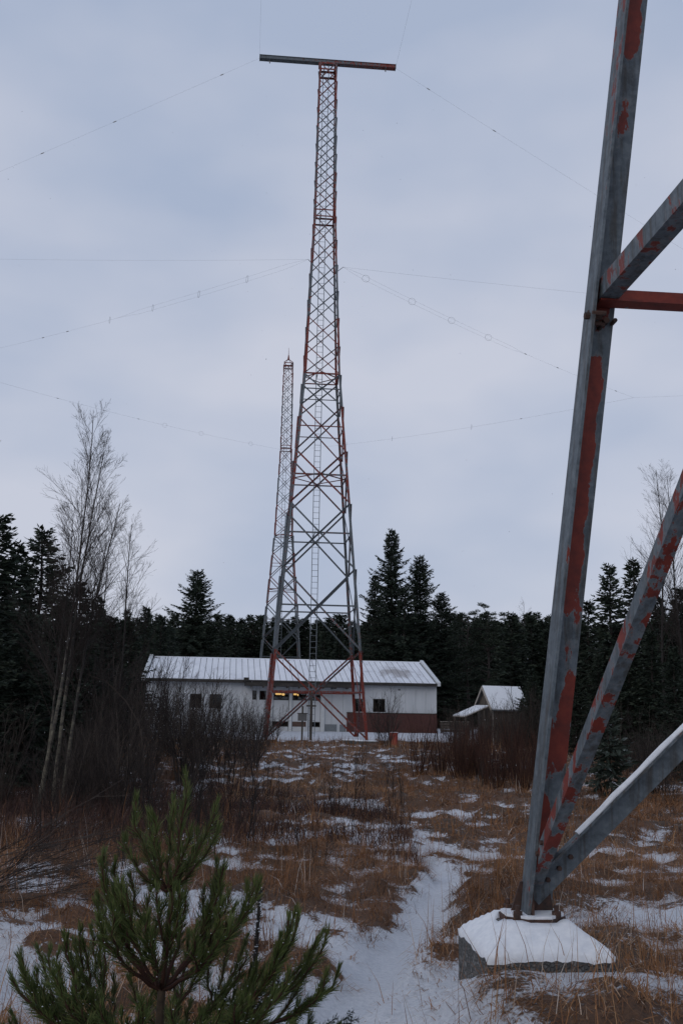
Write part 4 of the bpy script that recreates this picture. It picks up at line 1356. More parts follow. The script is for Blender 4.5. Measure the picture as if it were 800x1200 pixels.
def pine_round_meshes(seed, H=10.0):
    """A tall pine with a rounded, clumpy top."""
    rng = np.random.default_rng(seed)
    tr = MB(); tr.tube([(0.1 * math.sin(i), 0.1 * math.cos(i * 1.4), -0.3 + (H * 0.95) * i / 8) for i in range(9)], [0.15 * (1 - 0.85 * i / 8) + 0.015 for i in range(9)], 7)
    V = []; T = []; br = MB()
    for k in range(46):
        z = H * rng.uniform(0.30, 0.96); az = rng.uniform(0, 6.28)
        f = z / H
        L = (1.7 * math.sqrt(max(0.05, 1 - ((f - 0.62) / 0.42) ** 2))) * rng.uniform(0.5, 1.15)
        b0 = np.array([0, 0, z - 0.35]); b1 = np.array([math.cos(az) * L, math.sin(az) * L, z + rng.uniform(0.0, 0.5)])
        br.tube([b0, (b0 + b1) / 2 + np.array([0, 0, 0.05]), b1], [0.045, 0.03, 0.012], 4, cap=False)
        for c in range(4):
            cc = b0 + (b1 - b0) * rng.uniform(0.45, 1.05) + rng.normal(0, 0.14, 3)
            for q in range(60):
                dd = rng.normal(0, 1, 3); dd[2] = abs(dd[2]) * 0.8 + dd[2] * 0.2; dd /= np.linalg.norm(dd)
                o = cc + dd * rng.uniform(0, 0.18); w = 0.026; nn = np.cross(dd, rng.normal(0, 1, 3)); nn /= np.linalg.norm(nn)
                ln = rng.uniform(0.10, 0.24)
                V += [o - nn * w * .4, o + dd * ln * 0.5 - nn * w, o + dd * ln, o + dd * ln * 0.5 + nn * w]; tv = rng.random(); T += [tv * .6, tv, tv, tv]
    V = np.array(V)
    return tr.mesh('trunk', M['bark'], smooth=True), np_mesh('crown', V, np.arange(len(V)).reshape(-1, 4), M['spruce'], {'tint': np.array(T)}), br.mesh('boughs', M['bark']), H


SPR = [spruce_meshes(1, 9, 1.9), spruce_meshes(2, 9, 2.2), spruce_meshes(3, 9, 1.6), spruce_meshes(4, 9, 2.5), spruce_meshes(5, 9, 2.0)]
SPR_BIG = spruce_meshes(9, 14.5, 4.3, 1.25)
SPR_BIG2 = [spruce_meshes(23, 16, 4.4, 1.25), spruce_meshes(27, 15, 4.6, 1.25)]
SPR_TALL = [spruce_meshes(21, 17, 3.3, 1.2), spruce_meshes(22, 16, 2.7, 1.2)]
PIN = [pine_round_meshes(6), pine_round_meshes(8)]
SPR_FROST = spruce_meshes(12, 2.4, 0.85, 1.4, 'spruce_frost', 0.03)


def conifer(ms, X, Y, H, label, group=None, rz=None, name='spruce_tree', wide=1.0):
    s = H / ms[3]
    e = empty(name, (X, Y, gh(X, Y)), rnd.uniform(0, 6.28) if rz is None else rz)
    e.scale = (s * wide, s * wide, s)
    tag(e, label, 'tree', group)
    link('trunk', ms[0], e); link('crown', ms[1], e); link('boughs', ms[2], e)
    return e


def con_px(ms, px, ytop, Y, label, group=None, name='spruce_tree', wide=1.0):
    P = at(px, ytop, Y)
    return conifer(ms, P[0], Y, P[2] - gh(P[0], Y), label, group, name=name, wide=wide)


con_px(SPR_BIG, 232, 668, 96, 'broad spruce with spreading boughs rising alone behind the left part of the building', wide=1.45)
con_px(SPR_BIG2[0], 459, 620, 92, 'tallest spruce of the dark clump beside the lattice tower', wide=0.95)
con_px(SPR_BIG2[1], 492, 652, 94, 'second spruce of the dark tall clump, leaning against its taller neighbour', wide=1.0)
con_px(SPR_TALL[1], 440, 672, 97, 'lower spruce at the tower side of the tall dark clump', wide=1.3)
con_px(SPR_BIG2[0], 517, 694, 96, 'shortest spruce at the outer side of the tall dark clump', wide=1.3)
con_px(SPR[1], 474, 690, 90, 'low spruce in front of the tall dark clump', wide=1.2)
con_px(PIN[0], 571, 708, 100, 'round-topped pine in the tree line between the tall spruces and the steel leg', name='pine_tree')
con_px(PIN[1], 547, 716, 104, 'round-topped pine close beside the tall dark clump', name='pine_tree')
con_px(SPR_FROST, 712, 838, 24, 'small frosted spruce standing in the grass beyond the steel braces')
G = 'spruces of the wood behind the building'
LB = 'dark spruce in the wood behind the white building'
for row, (Y, dy, step) in enumerate(((128, 4, 13), (137, 0, 13), (147, 2, 13), (112, 18, 17))):
    px = 150.0
    while px < 680:
        yt = 727 + dy + rnd.uniform(-9, 9)
        if row == 3 and (285 < px < 372): px += step; continue
        wh = 'past the left end of the building' if px < 200 else 'behind the left half of the snowy roof' if px < 300 else 'behind the lattice tower' if px < 430 else 'behind the right half of the snowy roof' if px < 512 else 'behind the small shed'
        con_px(rnd.choice(SPR + PIN[:1]), px, yt, Y + rnd.uniform(-3, 3), 'dark spruce in the far tree line ' + wh, 'tree line ' + wh, wide=rnd.uniform(1.15, 1.7))
        px += step * rnd.uniform(0.75, 1.25)
GL = 'near spruces of the dark wood on the left'
LL = 'dark spruce in the near wood behind the birches'
for (px, yt, Y) in ((-45, 560, 25), (2, 606, 25), (22, 640, 27), (52, 622, 31), (95, 682, 31), (74, 700, 26), (115, 700, 36), (132, 722, 33), (35, 720, 23), (-12, 700, 22), (105, 770, 27), (128, 800, 30), (-80, 610, 30), (62, 780, 24)):
    con_px(rnd.choice(SPR), px, yt, Y, LL, GL, wide=1.25)
GM = 'spruces of the far wood on the left'
for (px, yt, Y) in ((-30, 690, 70), (30, 700, 75), (80, 705, 72), (120, 712, 70), (150, 716, 78), (172, 712, 80), (190, 722, 76), (135, 730, 62), (200, 735, 84)):
    con_px(rnd.choice(SPR), px, yt, Y, 'dark spruce in the far wood past the left end of the building', GM, wide=1.3)
for px in range(-70, 160, 10):
    con_px(rnd.choice(SPR), px + rnd.uniform(-4, 4), rnd.uniform(706, 742) - (8 if px < 60 else 0), rnd.uniform(50, 60), 'dark spruce in the far wood past the left end of the building', GM, wide=1.5)
con_px(SPR[4], 713, 664, 47, 'spruce with a bushy top seen between the steel leg and brace', wide=1.1)
con_px(SPR[2], 741, 656, 50, 'slimmer spruce close behind the bushy one at the steel brace', wide=1.2)
GR = 'spruces of the dark wood on the right'
LR = 'dark spruce in the wood beyond the steel braces'
for (px, yt, Y) in ((664, 735, 62), (688, 705, 55), (640, 738, 70), (612, 745, 78), (770, 700, 44), (796, 690, 42), (830, 660, 40), (762, 740, 36), (735, 745, 37), (788, 760, 33), (700, 770, 40), (675, 790, 42), (650, 800, 46), (815, 770, 30), (622, 785, 58), (845, 720, 34), (596, 770, 84), (870, 640, 38), (624, 792, 54), (612, 818, 57)):
    wh = 'close beside the small shed' if px < 640 else 'seen close behind the upright steel leg' if px < 700 else 'in the wood beyond the two steel braces'
    con_px(rnd.choice(SPR), px, yt, Y, 'dark spruce ' + wh, 'spruces ' + wh, wide=1.25)

for px in range(600, 900, 12):
    con_px(rnd.choice(SPR), px + rnd.uniform(-4, 4), rnd.uniform(718, 748) - 0.06 * (px - 600), rnd.uniform(62, 74), 'dark spruce in the back row of the wood beyond the steel leg and braces', 'back row of spruces beyond the steel leg', wide=1.5)

# ------------------------------------------------------------------ bare trees and bushes
def tubes_np(name, lines, mat, attr_vals=None):
    """lines: list of (pts (n,3), r0, r1, tint); three-sided tubes."""
    V, F, T = [], [], []
    b = 0
    for pts, r0, r1, tv in lines:
        n = len(pts); d = np.gradient(pts, axis=0); d /= np.linalg.norm(d, axis=1)[:, None] + 1e-9
        ref = np.where(np.abs(d[:, 2:3]) < 0.9, np.array([[0, 0, 1.0]]), np.array([[1.0, 0, 0]]))
        s = np.cross(d, ref); s /= np.linalg.norm(s, axis=1)[:, None]; t = np.cross(s, d)
        r = np.linspace(r0, r1, n)[:, None]
        ring = np.stack([pts + r * (math.cos(a) * s + math.sin(a) * t) for a in (0, 2.094, 4.189)], 1)
        V.append(ring.reshape(-1, 3)); T.append(np.full(n * 3, tv))
        for i in range(n - 1):
            for k in range(3):
                k2 = (k + 1) % 3
                F.append((b + i * 3 + k, b + i * 3 + k2, b + i * 3 + 3 + k2, b + i * 3 + 3 + k))
        b += n * 3
    return np_mesh(name, np.concatenate(V), np.array(F), M[mat], {'tint': np.concatenate(T)})


def grow(rng, p, d, L, r, depth, lines, spec, tint):
    n = 5 if depth < 1 else (3 if depth < 2 else 2)
    pts = [p.copy()]
    q = p.copy(); dd = d.copy()
    for i in range(n):
        dd = dd + rng.normal(0, spec['wob'], 3) + np.array([0, 0, spec['up']])
        dd /= np.linalg.norm(dd); q = q + dd * L / n; pts.append(q.copy())
    pts = np.array(pts)
    lines.append((pts, r, max(0.0012, r * 0.35), tint))
    if depth >= spec['depth']: return
    kids = spec['kids'][depth]
    for k in range(kids):
        t = rng.uniform(spec['t0'] if depth == 0 else 0.15, 0.97); i = min(n - 1, int(t * n))
        b = pts[i] + (pts[i + 1] - pts[i]) * (t * n - i)
        ax = pts[i + 1] - pts[i]; ax /= np.linalg.norm(ax)
        rv = rng.normal(0, 1, 3); rv -= ax * (rv @ ax); rv /= np.linalg.norm(rv)
        a = math.radians(rng.uniform(*spec['ang']))
        nd = ax * math.cos(a) + rv * math.sin(a)
        grow(rng, b, nd, L * rng.uniform(*spec['len']) * (1.15 - 0.75 * t), max(spec.get('rmin', 0.002), r * rng.uniform(0.35, 0.55) * (1.1 - 0.5 * t)), depth + 1, lines, spec, min(1, max(0, tint + rng.normal(0, 0.12))))


def shrub_mesh(seed, H, stems, spread, mat='twig', kids=(9, 5, 0), depth=2, rbase=0.016, t0=0.15, ang=(18, 45), tint=0.5):
    rng = np.random.default_rng(seed); lines = []
    for s in range(stems):
        az = rng.uniform(0, 6.28); o = rng.uniform(0, 0.16) * (1 + H * 0.15)
        d = np.array([math.cos(az) * spread * rng.uniform(0.1, 1), math.sin(az) * spread * rng.uniform(0.1, 1), 1.0]); d /= np.linalg.norm(d)
        grow(rng, np.array([math.cos(az) * o, math.sin(az) * o, -0.08]), d, H * rng.uniform(0.6, 1.05), rbase * rng.uniform(0.7, 1.2), 0, lines,
             dict(wob=0.07, up=0.04, depth=depth, kids=kids, t0=t0, ang=ang, len=(0.25, 0.5)), min(1, max(0, rng.normal(tint, 0.2))))
    return tubes_np('stems', lines, mat)


def birch_meshes(seed, H, r=0.055, lean=(0, 0), n1=50, n2=9, n3=4, dark=0.0):
    rng = np.random.default_rng(seed)
    n = 16; tr = MB(); pts = []; p = np.array([0, 0, -0.2]); d = np.array([lean[0], lean[1], 1.0]); d /= np.linalg.norm(d)
    for i in range(n + 1):
        pts.append(p.copy()); d = d + rng.normal(0, 0.022, 3) * np.array([1, 1, 0]); d[2] = abs(d[2]); d /= np.linalg.norm(d); p = p + d * H / n
    sh = np.array([lean[0] * H, lean[1] * H, 0]) - pts[-1] * np.array([1, 1, 0])
    pts = [q + sh * (i / n) for i, q in enumerate(pts)]
    rad = [r * (1 - 0.93 * (i / n) ** 0.9) + 0.004 for i in range(n + 1)]
    tr.tube(pts, rad, 7)
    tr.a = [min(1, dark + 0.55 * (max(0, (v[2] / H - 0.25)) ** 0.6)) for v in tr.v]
    lines = []
    spec = dict(wob=0.055, up=0.03, depth=2, kids=(n2, n3), t0=0.2, ang=(18, 42), len=(0.34, 0.62), rmin=0.0019)
    for k in range(n1):
        t = 0.30 + 0.68 * (k + rng.random()) / n1; i = min(n - 1, int(t * n)); b = pts[i] + (pts[i + 1] - pts[i]) * (t * n - i)
        az = rng.uniform(0, 6.28); a = math.radians(rng.uniform(18, 42))
        nd = np.array([math.cos(az) * math.sin(a), math.sin(az) * math.sin(a), math.cos(a)])
        grow(rng, b, nd, H * 0.30 * (1.12 - t) ** 0.75 * rng.uniform(0.6, 1.15) + 0.1, max(0.004, rad[i] * 0.36), 0, lines, spec, 0.35)
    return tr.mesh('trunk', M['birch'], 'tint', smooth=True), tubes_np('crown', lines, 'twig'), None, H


def bare_tree(ms, X, Y, label, group=None, name='birch_tree', s=1.0, rz=0.0):
    e = empty(name, (X, Y, gh(X, Y)), rz); e.scale = (s, s, s)
    tag(e, label, 'tree', group)
    link('trunk', ms[0], e); link('crown', ms[1], e)
    return e


# birch clump on the left
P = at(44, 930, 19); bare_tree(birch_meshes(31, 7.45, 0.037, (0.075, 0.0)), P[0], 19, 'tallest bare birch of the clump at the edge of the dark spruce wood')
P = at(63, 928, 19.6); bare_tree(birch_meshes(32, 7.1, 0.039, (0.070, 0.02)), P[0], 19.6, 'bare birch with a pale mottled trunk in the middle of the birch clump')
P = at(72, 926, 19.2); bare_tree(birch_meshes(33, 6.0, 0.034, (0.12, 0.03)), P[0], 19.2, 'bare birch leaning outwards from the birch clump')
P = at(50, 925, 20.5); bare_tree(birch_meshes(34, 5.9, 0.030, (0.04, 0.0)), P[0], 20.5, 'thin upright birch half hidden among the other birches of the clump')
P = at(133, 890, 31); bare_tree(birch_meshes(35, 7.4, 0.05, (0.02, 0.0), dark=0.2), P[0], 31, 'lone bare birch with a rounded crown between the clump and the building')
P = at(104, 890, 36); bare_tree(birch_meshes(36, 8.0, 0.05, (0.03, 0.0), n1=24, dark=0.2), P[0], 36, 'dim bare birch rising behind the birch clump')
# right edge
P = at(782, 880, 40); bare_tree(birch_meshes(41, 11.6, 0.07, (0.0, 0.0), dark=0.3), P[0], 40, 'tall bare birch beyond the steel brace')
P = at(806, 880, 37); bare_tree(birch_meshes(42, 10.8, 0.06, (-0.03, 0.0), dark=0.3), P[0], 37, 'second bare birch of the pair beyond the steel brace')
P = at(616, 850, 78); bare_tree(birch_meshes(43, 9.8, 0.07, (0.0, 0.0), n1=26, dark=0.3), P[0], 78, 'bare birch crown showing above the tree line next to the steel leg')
P = at(668, 850, 66); bare_tree(birch_meshes(44, 9.0, 0.06, (0.0, 0.0), n1=26, dark=0.3), P[0], 66, 'bare birch behind the steel leg')
# the bent pale sapling
ln = []
rngb = np.random.default_rng(3)
P0 = at(172, 900, 21); pts = np.array([np.array([0, 0, -0.05]), np.array([-0.02, 0, 0.5]), np.array([-0.08, 0, 1.0]), np.array([-0.2, 0.05, 1.55]), np.array([-0.5, 0.05, 2.0]), np.array([-0.95, 0.1, 2.4]), np.array([-1.3, 0.1, 2.5])])
ln.append((pts, 0.026, 0.006, 0.85))
for k in range(14):
    i = rngb.integers(1, 6); grow(rngb, pts[i], np.array([rngb.normal(0, 0.7), rngb.normal(0, 0.7), 0.5]), rngb.uniform(0.4, 0.9), 0.008, 1, ln, dict(wob=0.08, up=0.03, depth=2, kids=(0, 3), t0=0.2, ang=(20, 45), len=(0.4, 0.6)), 0.6)
o = link('bent_sapling', tubes_np('bent_sapling', ln, 'twig'), None, (P0[0], 21, gh(P0[0], 21)))
tag(o, 'pale bare sapling bowed over before the dark wood', 'sapling')

SHR = [shrub_mesh(51, 3.4, 11, 0.42), shrub_mesh(52, 3.0, 13, 0.5), shrub_mesh(53, 3.8, 9, 0.35), shrub_mesh(54, 2.6, 14, 0.55, kids=(10, 6, 0))]
WIL = [shrub_mesh(61, 1.5, 34, 0.40, 'willow', (6, 2, 0), 1, 0.008, 0.1, (10, 28), 0.5), shrub_mesh(62, 1.7, 38, 0.35, 'willow', (6, 2, 0), 1, 0.008, 0.1, (10, 28), 0.45), shrub_mesh(63, 1.25, 30, 0.5, 'willow', (7, 2, 0), 1, 0.007, 0.1, (10, 30), 0.55)]
SAP = [shrub_mesh(71, 1.7, 2, 0.10, kids=(9, 3, 0), rbase=0.011, t0=0.25, ang=(15, 40), tint=0.35), shrub_mesh(72, 1.3, 3, 0.2, kids=(8, 3, 0), rbase=0.009, t0=0.25, ang=(15, 40), tint=0.4), shrub_mesh(73, 2.1, 1, 0.08, kids=(13, 4, 0), rbase=0.013, t0=0.2, ang=(20, 45), tint=0.3), shrub_mesh(74, 0.9, 5, 0.45, kids=(6, 3, 0), rbase=0.007, t0=0.2, ang=(20, 45), tint=0.35)]


def bush(me, X, Y, label, group, s=1.0, name='bare_bush', cat='bush', rot=None):
    o = link(name, me, None, (X, Y, gh(X, Y)), (0, 0, rnd.uniform(0, 6.28)) if rot is None else rot, (s, s, s * rnd.uniform(0.92, 1.08)))
    return tag(o, label, cat, group)


LBS, GBS = 'grey-brown leafless bush in the thicket before the left half of the building', 'leafless bushes before the building'
for k in range(46):
    px = rnd.uniform(95, 318); Y = rnd.uniform(24, 47)
    P = at(px, 850, Y)
    top = 752 + 0.42 * max(0, px - 150) * rnd.uniform(0.7, 1.15) + rnd.uniform(-8, 50)
    h = max(1.5, at(px, top, Y)[2])
    i = rnd.randrange(4); wh = 'beside the birches, past the left end of the building' if px < 170 else 'before the two small windows of the building' if px < 245 else 'next to the tower foot by the building entrance'
    bush(SHR[i], P[0], Y, 'grey-brown leafless bush ' + wh, 'leafless bushes ' + wh, h / (3.4, 3.0, 3.8, 2.6)[i])
for k in range(16):
    px = rnd.uniform(-10, 150); Y = rnd.uniform(17.5, 23)
    P = at(px, 900, Y); i = rnd.randrange(4); bush(SHR[i], P[0], Y, 'dark leafless bush at the foot of the spruces and birches', 'leafless bushes at the edge of the dark spruce wood', rnd.uniform(0.35, 0.75))
for (px, Y, h) in ((455, 48, 2.9), (447, 52, 2.4), (288, 53, 2.5), (300, 55, 2.6), (315, 50, 1.7), (322, 57, 2.2)):
    P = at(px, 850, Y); i = rnd.randrange(4); bush(SHR[i], P[0], Y, 'thin leafless bush growing near the feet of the tower before the building', 'bushes by the feet of the tower', h / (3.4, 3.0, 3.8, 2.6)[i])
for k in range(30):
    px = rnd.uniform(486, 640); Y = rnd.uniform(25.5, 33); P = at(px, 900, Y)
    bush(rnd.choice(WIL), P[0], Y, 'reddish-brown willow bush in the low thicket before the small shed', 'willow bushes of the low thicket', rnd.uniform(0.75, 1.1), 'willow_bush')
for k in range(24):
    px = rnd.uniform(535, 700); Y = rnd.uniform(36, 58); P = at(px, 850, Y)
    i = rnd.randrange(4); bush(SHR[i], P[0], Y, 'dark leafless bush round the small shed', 'leafless bushes round the shed', rnd.uniform(0.5, 0.9) * (0.75 if px < 620 else 1.15))
for k in range(14):
    px = rnd.uniform(528, 640); Y = rnd.uniform(50, 57); P = at(px, 850, Y)
    i = rnd.randrange(4); bush(SHR[i], P[0], Y, 'dark leafless bush round the small shed', 'leafless bushes round the shed', rnd.uniform(1.7, 2.5) / (3.4, 3.0, 3.8, 2.6)[i] * (1.0 if px < 585 else 1.4))
for k in range(16):
    px = rnd.uniform(670, 830); Y = rnd.uniform(24, 32); P = at(px, 880, Y)
    i = rnd.randrange(4); bush(SHR[i], P[0], Y, 'leafless bush at the edge of the wood beyond the steel braces', 'leafless bushes at the edge of the right wood', rnd.uniform(0.35, 0.7))
for k in range(60):
    px = rnd.gauss(320, 95) if k < 44 else rnd.uniform(60, 620); Y = rnd.uniform(11, 33)
    if px > 470 and Y < 16: continue
    P = at(px, 900, Y)
    bush(rnd.choice(SAP), P[0], Y, 'thin leafless sapling standing in the brown grass of the heath', 'saplings in the grass', rnd.uniform(0.55, 1.0), 'bare_sapling', 'sapling')
for k in range(24):
    px = rnd.uniform(-20, 300); Y = rnd.uniform(12.5, 19); P = at(px, 950, Y)
    bush(SAP[rnd.choice((1, 2, 0))], P[0], Y, 'dark leafless sapling among the dark heather before the birches', 'saplings among the heather', rnd.uniform(0.7, 1.2), 'bare_sapling', 'sapling')
# brushwood lying at the left
for k, (px, py, rx, rz_, s) in enumerate(((-30, 1010, 1.34, 1.9, 0.42), (-25, 1045, 1.40, 1.5, 0.40), (-40, 1065, 1.36, 1.7, 0.36))):
    d = at(px, py, 1.0) - EYE; t = (0.22 - 1.6) / d[2]; X, Y = (EYE + d * t)[:2]
    o = link('fallen_branch', SHR[k], None, (X, Y, gh(X, Y) + 0.05), (rx, 0, rz_), (s, s, s))
    tag(o, 'fallen bare branches lying on the snow beyond the young pine', 'branch', 'fallen branches by the young pine')


def make_heather():
    rng = np.random.default_rng(17); n = 52000
    y = rng.uniform(12.5, 24, n); x = rng.uniform(-10, 1.0, n)
    dens = fbm(x, y, 2.2, 55, 3) + 0.16 * sstep(-1.0, -4, x)
    k = (rng.random(n) < sstep(0.44, 0.62, dens)) & (x > -0.42 * y - 1)
    x, y = x[k], y[k]; m_ = len(x)
    tint = np.clip(rng.normal(0.45, 0.22, m_), 0, 1)
    me = blades_mesh('heather', M['heather'], x, y, ground_h(x, y) - 0.02, rng.uniform(0.14, 0.36, m_), rng.uniform(0, 6.28, m_), rng.uniform(0, 0.6, m_), rng.uniform(0, 0.5, m_), np.full(m_, 0.010), tint, 2)
    tag(link('heather', me), 'dark reddish heather covering the ground before the birches', 'heather', kind='stuff')


make_heather()

# ------------------------------------------------------------------ young pine in the foreground
def young_pine():
    rng = np.random.default_rng(101)
    X0, Y0 = (213 - 400) / 1200 * 2.2, 2.2
    g = gh(X0, Y0)
    E_ = empty('young_pine', (X0, Y0, g))
    tag(E_, 'small green young pine with upright shoots in the snowy grass', 'tree')
    shoots = []          # (pts, r0, r1, needle start fraction)
    stem = np.array([[0, 0, -0.1], [0.01, 0, 0.45 - g], [0.0, 0.01, 0.70 - g], [-0.004, 0, 0.88 - g], [0.0, 0, 1.06 - g], [0.012, 0, 1.235 - g]])
    ts = MB(); ts.tube(stem, [0.024, 0.018, 0.0135, 0.010, 0.0075, 0.0055], 8); ts.build('trunk', M['pine_bark'], E_, smooth=True)
    wood = []; need = []
    def curve(p0, az, out, up_, n=8, bend=0.45):
        pts = []
        for i in range(n + 1):
            t = i / n
            r = out * (1 - (1 - t) ** (1.0 + 0.9 * bend)); z = up_ * t ** (1.0 + 0.55 * bend)
            pts.append(p0 + np.array([math.cos(az) * r, math.sin(az) * r, z]) + rng.normal(0, 0.0025, 3) * (0 < i))
        return np.array(pts)
    def shoot(pts, r0, start):
        wood.append((pts, r0, 0.0022, 0.5)); need.append((pts, start))
    def branch(p0, az, out, up_, r0, lat=3):
        pts = curve(p0, az, out, up_)
        shoot(pts, r0, 0.30)
        # laterals leave together at last year's node
        i = 4
        for k in range(lat):
            a2 = az + rng.choice([-1, 1]) * rng.uniform(0.3, 1.0)
            sc = rng.uniform(0.34, 0.55)
            shoot(curve(pts[i], a2, out * sc * 0.8, up_ * sc + 0.03), r0 * 0.55, 0.12)
        if lat > 2:
            i = 2
            for k in range(2):
                a2 = az + rng.choice([-1, 1]) * rng.uniform(0.6, 1.4)
                shoot(curve(pts[i], a2, out * 0.45, up_ * 0.35 + 0.02), r0 * 0.5, 0.2)
    w1, w2, w3, w4, w5 = [np.array([0, 0, z - g]) for z in (1.233, 1.045, 0.90, 0.75, 0.62)]
    shoot(curve(w1 + [0.012, 0, 0], 0.6, 0.022, 0.225, bend=0.4), 0.005, 0.05)
    for az, out, up_ in ((3.0, 0.080, 0.175), (0.35, 0.095, 0.165), (0.0, 0.100, 0.12), (1.6, 0.06, 0.17), (4.4, 0.065, 0.15), (5.4, 0.075, 0.12), (2.4, 0.07, 0.14), (3.5, 0.09, 0.10), (0.8, 0.08, 0.10)):
        shoot(curve(w1, az, out, up_), 0.0042, 0.06)
    for az, out, up_ in ((3.05, 0.140, 0.235), (3.85, 0.15, 0.15), (0.05, 0.19, 0.205), (0.8, 0.15, 0.17), (2.0, 0.15, 0.19), (4.7, 0.13, 0.13), (5.6, 0.16, 0.13), (2.7, 0.17, 0.16), (0.4, 0.11, 0.22), (3.4, 0.10, 0.17), (5.0, 0.09, 0.2), (1.3, 0.1, 0.16), (4.2, 0.12, 0.2), (6.1, 0.14, 0.16)):
        branch(w2, az, out, up_, 0.0055, 2)
    for az, out, up_ in ((3.10, 0.20, 0.235), (3.45, 0.29, 0.185), (2.6, 0.25, 0.20), (0.03, 0.275, 0.285), (0.3, 0.33, 0.235), (-0.55, 0.27, 0.17), (1.5, 0.24, 0.2), (4.5, 0.2, 0.15), (5.2, 0.22, 0.15), (2.95, 0.31, 0.18), (0.15, 0.36, 0.17), (3.8, 0.23, 0.20), (1.0, 0.27, 0.19)):
        branch(w3, az, out, up_, 0.0065, 3)
    for az, out, up_ in ((3.15, 0.36, 0.24), (3.5, 0.30, 0.20), (2.75, 0.36, 0.20), (0.0, 0.33, 0.22), (0.4, 0.38, 0.18), (4.3, 0.25, 0.18), (5.0, 0.25, 0.18), (5.7, 0.31, 0.18), (1.6, 0.3, 0.2), (3.9, 0.34, 0.16), (3.25, 0.24, 0.16), (6.0, 0.22, 0.2)):
        branch(w4, az, out, up_, 0.0075, 3)
    for az, out, up_ in ((3.3, 0.36, 0.18), (2.8, 0.38, 0.16), (0.3, 0.36, 0.16), (4.2, 0.32, 0.16), (5.2, 0.32, 0.16), (1.4, 0.34, 0.18), (3.0, 0.25, 0.18), (6.0, 0.3, 0.18)):
        branch(w5, az, out, up_, 0.009, 3)
    link('boughs', tubes_np('boughs', wood, 'willow'), E_)
    # needles: pairs of stiff blades all round the young wood
    V, T, snow = [], [], MB()
    for pts, st_ in need:
        seg = np.linalg.norm(np.diff(pts, axis=0), axis=1); cum = np.concatenate([[0], np.cumsum(seg)]); L = cum[-1]
        n = int(L * (1 - st_) * 1500) + 16
        s = st_ * L + (1 - st_) * L * rng.random(n) ** 0.9
        s[:10] = L
        P = np.stack([np.interp(s, cum, pts[:, k]) for k in range(3)], 1)
        i = np.clip(np.searchsorted(cum, s) - 1, 0, len(seg) - 1)
        ax = (pts[i + 1] - pts[i]) / seg[i][:, None]
        rv = rng.normal(0, 1, (n, 3)); rv -= ax * np.sum(rv * ax, 1)[:, None]; rv /= np.linalg.norm(rv, axis=1)[:, None]
        frac = s / L
        a = np.radians(rng.uniform(14, 44, n) * (1.05 - 0.55 * np.clip((frac - 0.75) / 0.25, 0, 1)))[:, None]
        d = ax * np.cos(a) + rv * np.sin(a)
        ln = (rng.uniform(0.020, 0.036, n) * (0.75 + 0.25 * np.sin(3.14 * np.clip(s / L, 0, 1))))[:, None]
        w = np.cross(d, rng.normal(0, 1, (n, 3))); w /= np.linalg.norm(w, axis=1)[:, None]; w *= 0.0008
        mid = P + d * ln * 0.55 + ax * 0.0015
        tip = P + d * ln + ax * 0.004
        V.append(np.stack([P - w, mid - w, tip, mid + w], 1).reshape(-1, 3))
        tv = np.clip(rng.normal(0.5, 0.2, n) + 0.15 * (frac - 0.5), 0, 1)
        T.append(np.stack([tv * 0.7, tv, np.minimum(1, tv * 1.2), tv], 1).ravel())
        for k in range(int(L * 24)):
            q = rng.integers(0, n); c = P[q] + rng.normal(0, 0.004, 3) + np.array([0, 0, 0.003])
            r = rng.uniform(0.0006, 0.0017)
            snow.add([c + r * np.array(o) for o in ((1.3, 0, 0), (-1.1, 0, 0), (0, 1.2, 0), (0, -1.2, 0), (0, 0, 0.8), (0, 0, -0.6))], [(0, 2, 4), (2, 1, 4), (1, 3, 4), (3, 0, 4), (2, 0, 5), (1, 2, 5), (3, 1, 5), (0, 3, 5)])
    V = np.concatenate(V); T = np.concatenate(T)
    link('needles', np_mesh('needles', V, np.arange(len(V)).reshape(-1, 4), M['pine'], {'tint': T}), E_)
    so = snow.build('snow_grains', M['snow'], E_)
    so["kind"] = 'stuff'


young_pine()


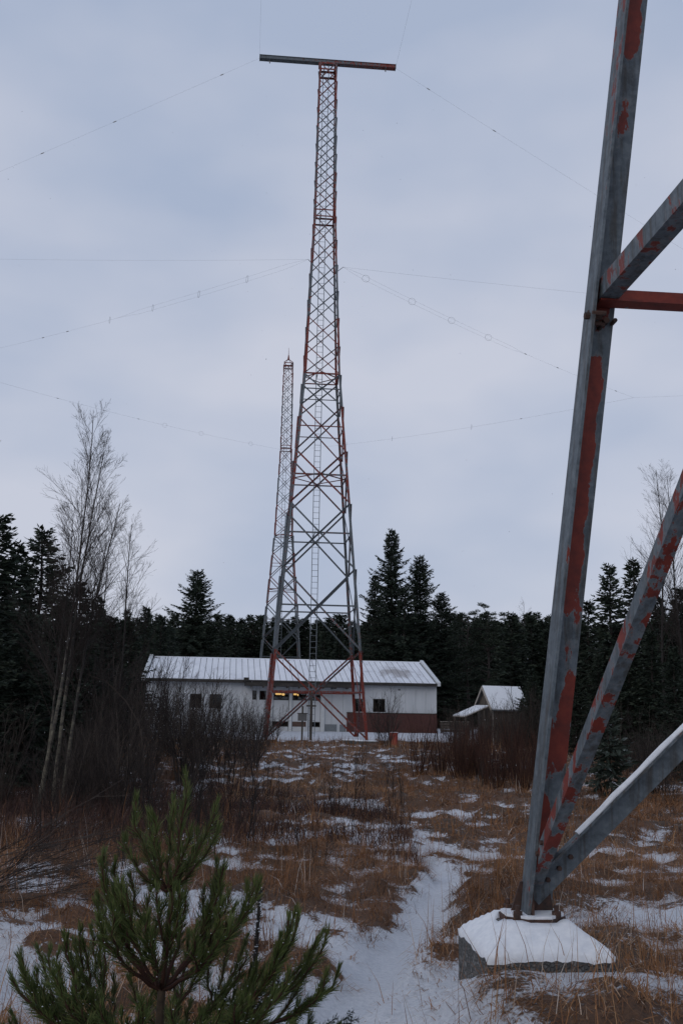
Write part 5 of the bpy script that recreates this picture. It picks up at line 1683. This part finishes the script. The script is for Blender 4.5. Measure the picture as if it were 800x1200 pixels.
def spruce_sapling():
    rng = np.random.default_rng(202)
    Y0 = 2.36; X0 = (311 - 400) / 1200 * Y0; g = gh(X0, Y0)
    E_ = empty('spruce_sapling', (X0, Y0, g)); tag(E_, 'dark young spruce with a thin spike and snowy flat twigs beside the young pine', 'tree')
    top = 1.215 - g
    tr = MB(); tr.tube([(0, 0, -0.1), (0.0, 0, 0.5 * top), (0.004, 0, 0.8 * top), (0.012, 0, top)], [0.014, 0.010, 0.006, 0.003], 6); tr.build('trunk', M['bark'], E_, smooth=True)
    wood, V, T, snow = [], [], [], MB()
    twigs = []
    twigs.append(np.array([[0.003, 0, 0.80 * top], [0.008, 0, 0.9 * top], [0.012, 0, top]]))
    def twig(p, d, L):
        n = 5; pts = [p.copy()]; q = p.copy(); d = d / np.linalg.norm(d)
        for i in range(n):
            d = d + rng.normal(0, 0.03, 3) + np.array([0, 0, 0.02]); d /= np.linalg.norm(d); q = q + d * L / n; pts.append(q.copy())
        pts = np.array(pts); twigs.append(pts); wood.append((pts, 0.003, 0.0012, 0.3)); return pts
    for z, az, L in ((0.905, 0.12, 0.235), (0.90, -0.25, 0.21), (0.88, 3.0, 0.22), (0.87, 1.2, 0.22), (0.86, 4.6, 0.2), (0.85, 5.4, 0.24), (0.84, 2.2, 0.2), (0.845, 3.9, 0.2), (0.955, 0.7, 0.11), (0.95, 3.3, 0.10), (0.94, 5.0, 0.1)):
        p = np.array([0, 0, z - g]); d = np.array([math.cos(az), math.sin(az), 0.10 + 0.5 * (z > 0.93)])
        b = twig(p, d, L)
        for i in range(1, 5):
            for sg in (-1, 1):
                if rng.random() < 0.75:
                    ax = b[i] - b[i - 1]; sd = np.array([-ax[1], ax[0], 0]); sd /= np.linalg.norm(sd) + 1e-9; ax /= np.linalg.norm(ax)
                    twig(b[i], ax * 0.8 + sd * sg * 0.75, L * rng.uniform(0.22, 0.36) * (1.2 - i * 0.13))
    link('boughs', tubes_np('boughs', wood, 'twig'), E_)
    for pts in twigs:
        seg = np.linalg.norm(np.diff(pts, axis=0), axis=1); cum = np.concatenate([[0], np.cumsum(seg)]); L = cum[-1]
        n = int(L * 1700); s = rng.uniform(0.03, 1, n) * L
        P = np.stack([np.interp(s, cum, pts[:, k]) for k in range(3)], 1)
        i = np.clip(np.searchsorted(cum, s) - 1, 0, len(seg) - 1); ax = (pts[i + 1] - pts[i]) / seg[i][:, None]
        rv = rng.normal(0, 1, (n, 3)); rv -= ax * np.sum(rv * ax, 1)[:, None]; rv /= np.linalg.norm(rv, axis=1)[:, None]
        a = np.radians(rng.uniform(40, 65, n))[:, None]; d = ax * np.cos(a) + rv * np.sin(a); ln = rng.uniform(0.009, 0.015, n)[:, None]
        w = np.cross(d, rng.normal(0, 1, (n, 3))); w /= np.linalg.norm(w, axis=1)[:, None]; w *= 0.0007
        V.append(np.stack([P - w, P + d * ln * .6 - w, P + d * ln, P + d * ln * .6 + w], 1).reshape(-1, 3)); T.append(np.repeat(np.clip(rng.normal(0.3, 0.2, n), 0, 1), 4))
        for k in range(int(L * 260)):
            q = rng.integers(0, n); c = P[q] + np.array([rng.normal(0, .002), rng.normal(0, .002), 0.004]); r = rng.uniform(0.0013, 0.0034)
            snow.add([c + r * np.array(o) for o in ((1.4, 0, 0), (-1.2, 0, 0), (0, 1.3, 0), (0, -1.3, 0), (0, 0, 0.8), (0, 0, -0.6))], [(0, 2, 4), (2, 1, 4), (1, 3, 4), (3, 0, 4), (2, 0, 5), (1, 2, 5), (3, 1, 5), (0, 3, 5)])
    V = np.concatenate(V)
    link('needles', np_mesh('needles', V, np.arange(len(V)).reshape(-1, 4), M['spruce'], {'tint': np.concatenate(T)}), E_)
    so = snow.build('snow_grains', M['snow'], E_); so["kind"] = 'stuff'


spruce_sapling()


def falling_snow():
    """Light snowfall: small loose flakes hanging in the air over the heath."""
    rng = np.random.default_rng(77); n = 1500
    y = 3.0 + 27 * rng.random(n) ** 0.6; x = rng.uniform(-0.42, 0.42, n) * y; z = 0.4 + rng.random(n) * (0.75 * y + 0.5)
    V = []; F = []
    for k in range(n):
        r = rng.uniform(0.0018, 0.0042); c = np.array([x[k], y[k], z[k]]); b = len(V)
        V += [c + r * np.array(o) * rng.uniform(0.6, 1.3) for o in ((1, 0, 0), (-1, 0, 0), (0, 1, 0), (0, -1, 0), (0, 0, 1), (0, 0, -1))]
        F += [(b, b + 2, b + 4), (b + 2, b + 1, b + 4), (b + 1, b + 3, b + 4), (b + 3, b, b + 4), (b + 2, b, b + 5), (b + 1, b + 2, b + 5), (b + 3, b + 1, b + 5), (b, b + 3, b + 5)]
    o = link('falling_snow', np_mesh('falling_snow', np.array(V), np.array(F), M['snow']))
    tag(o, 'sparse tiny snowflakes falling through the air', 'snowflakes', kind='stuff')


falling_snow()
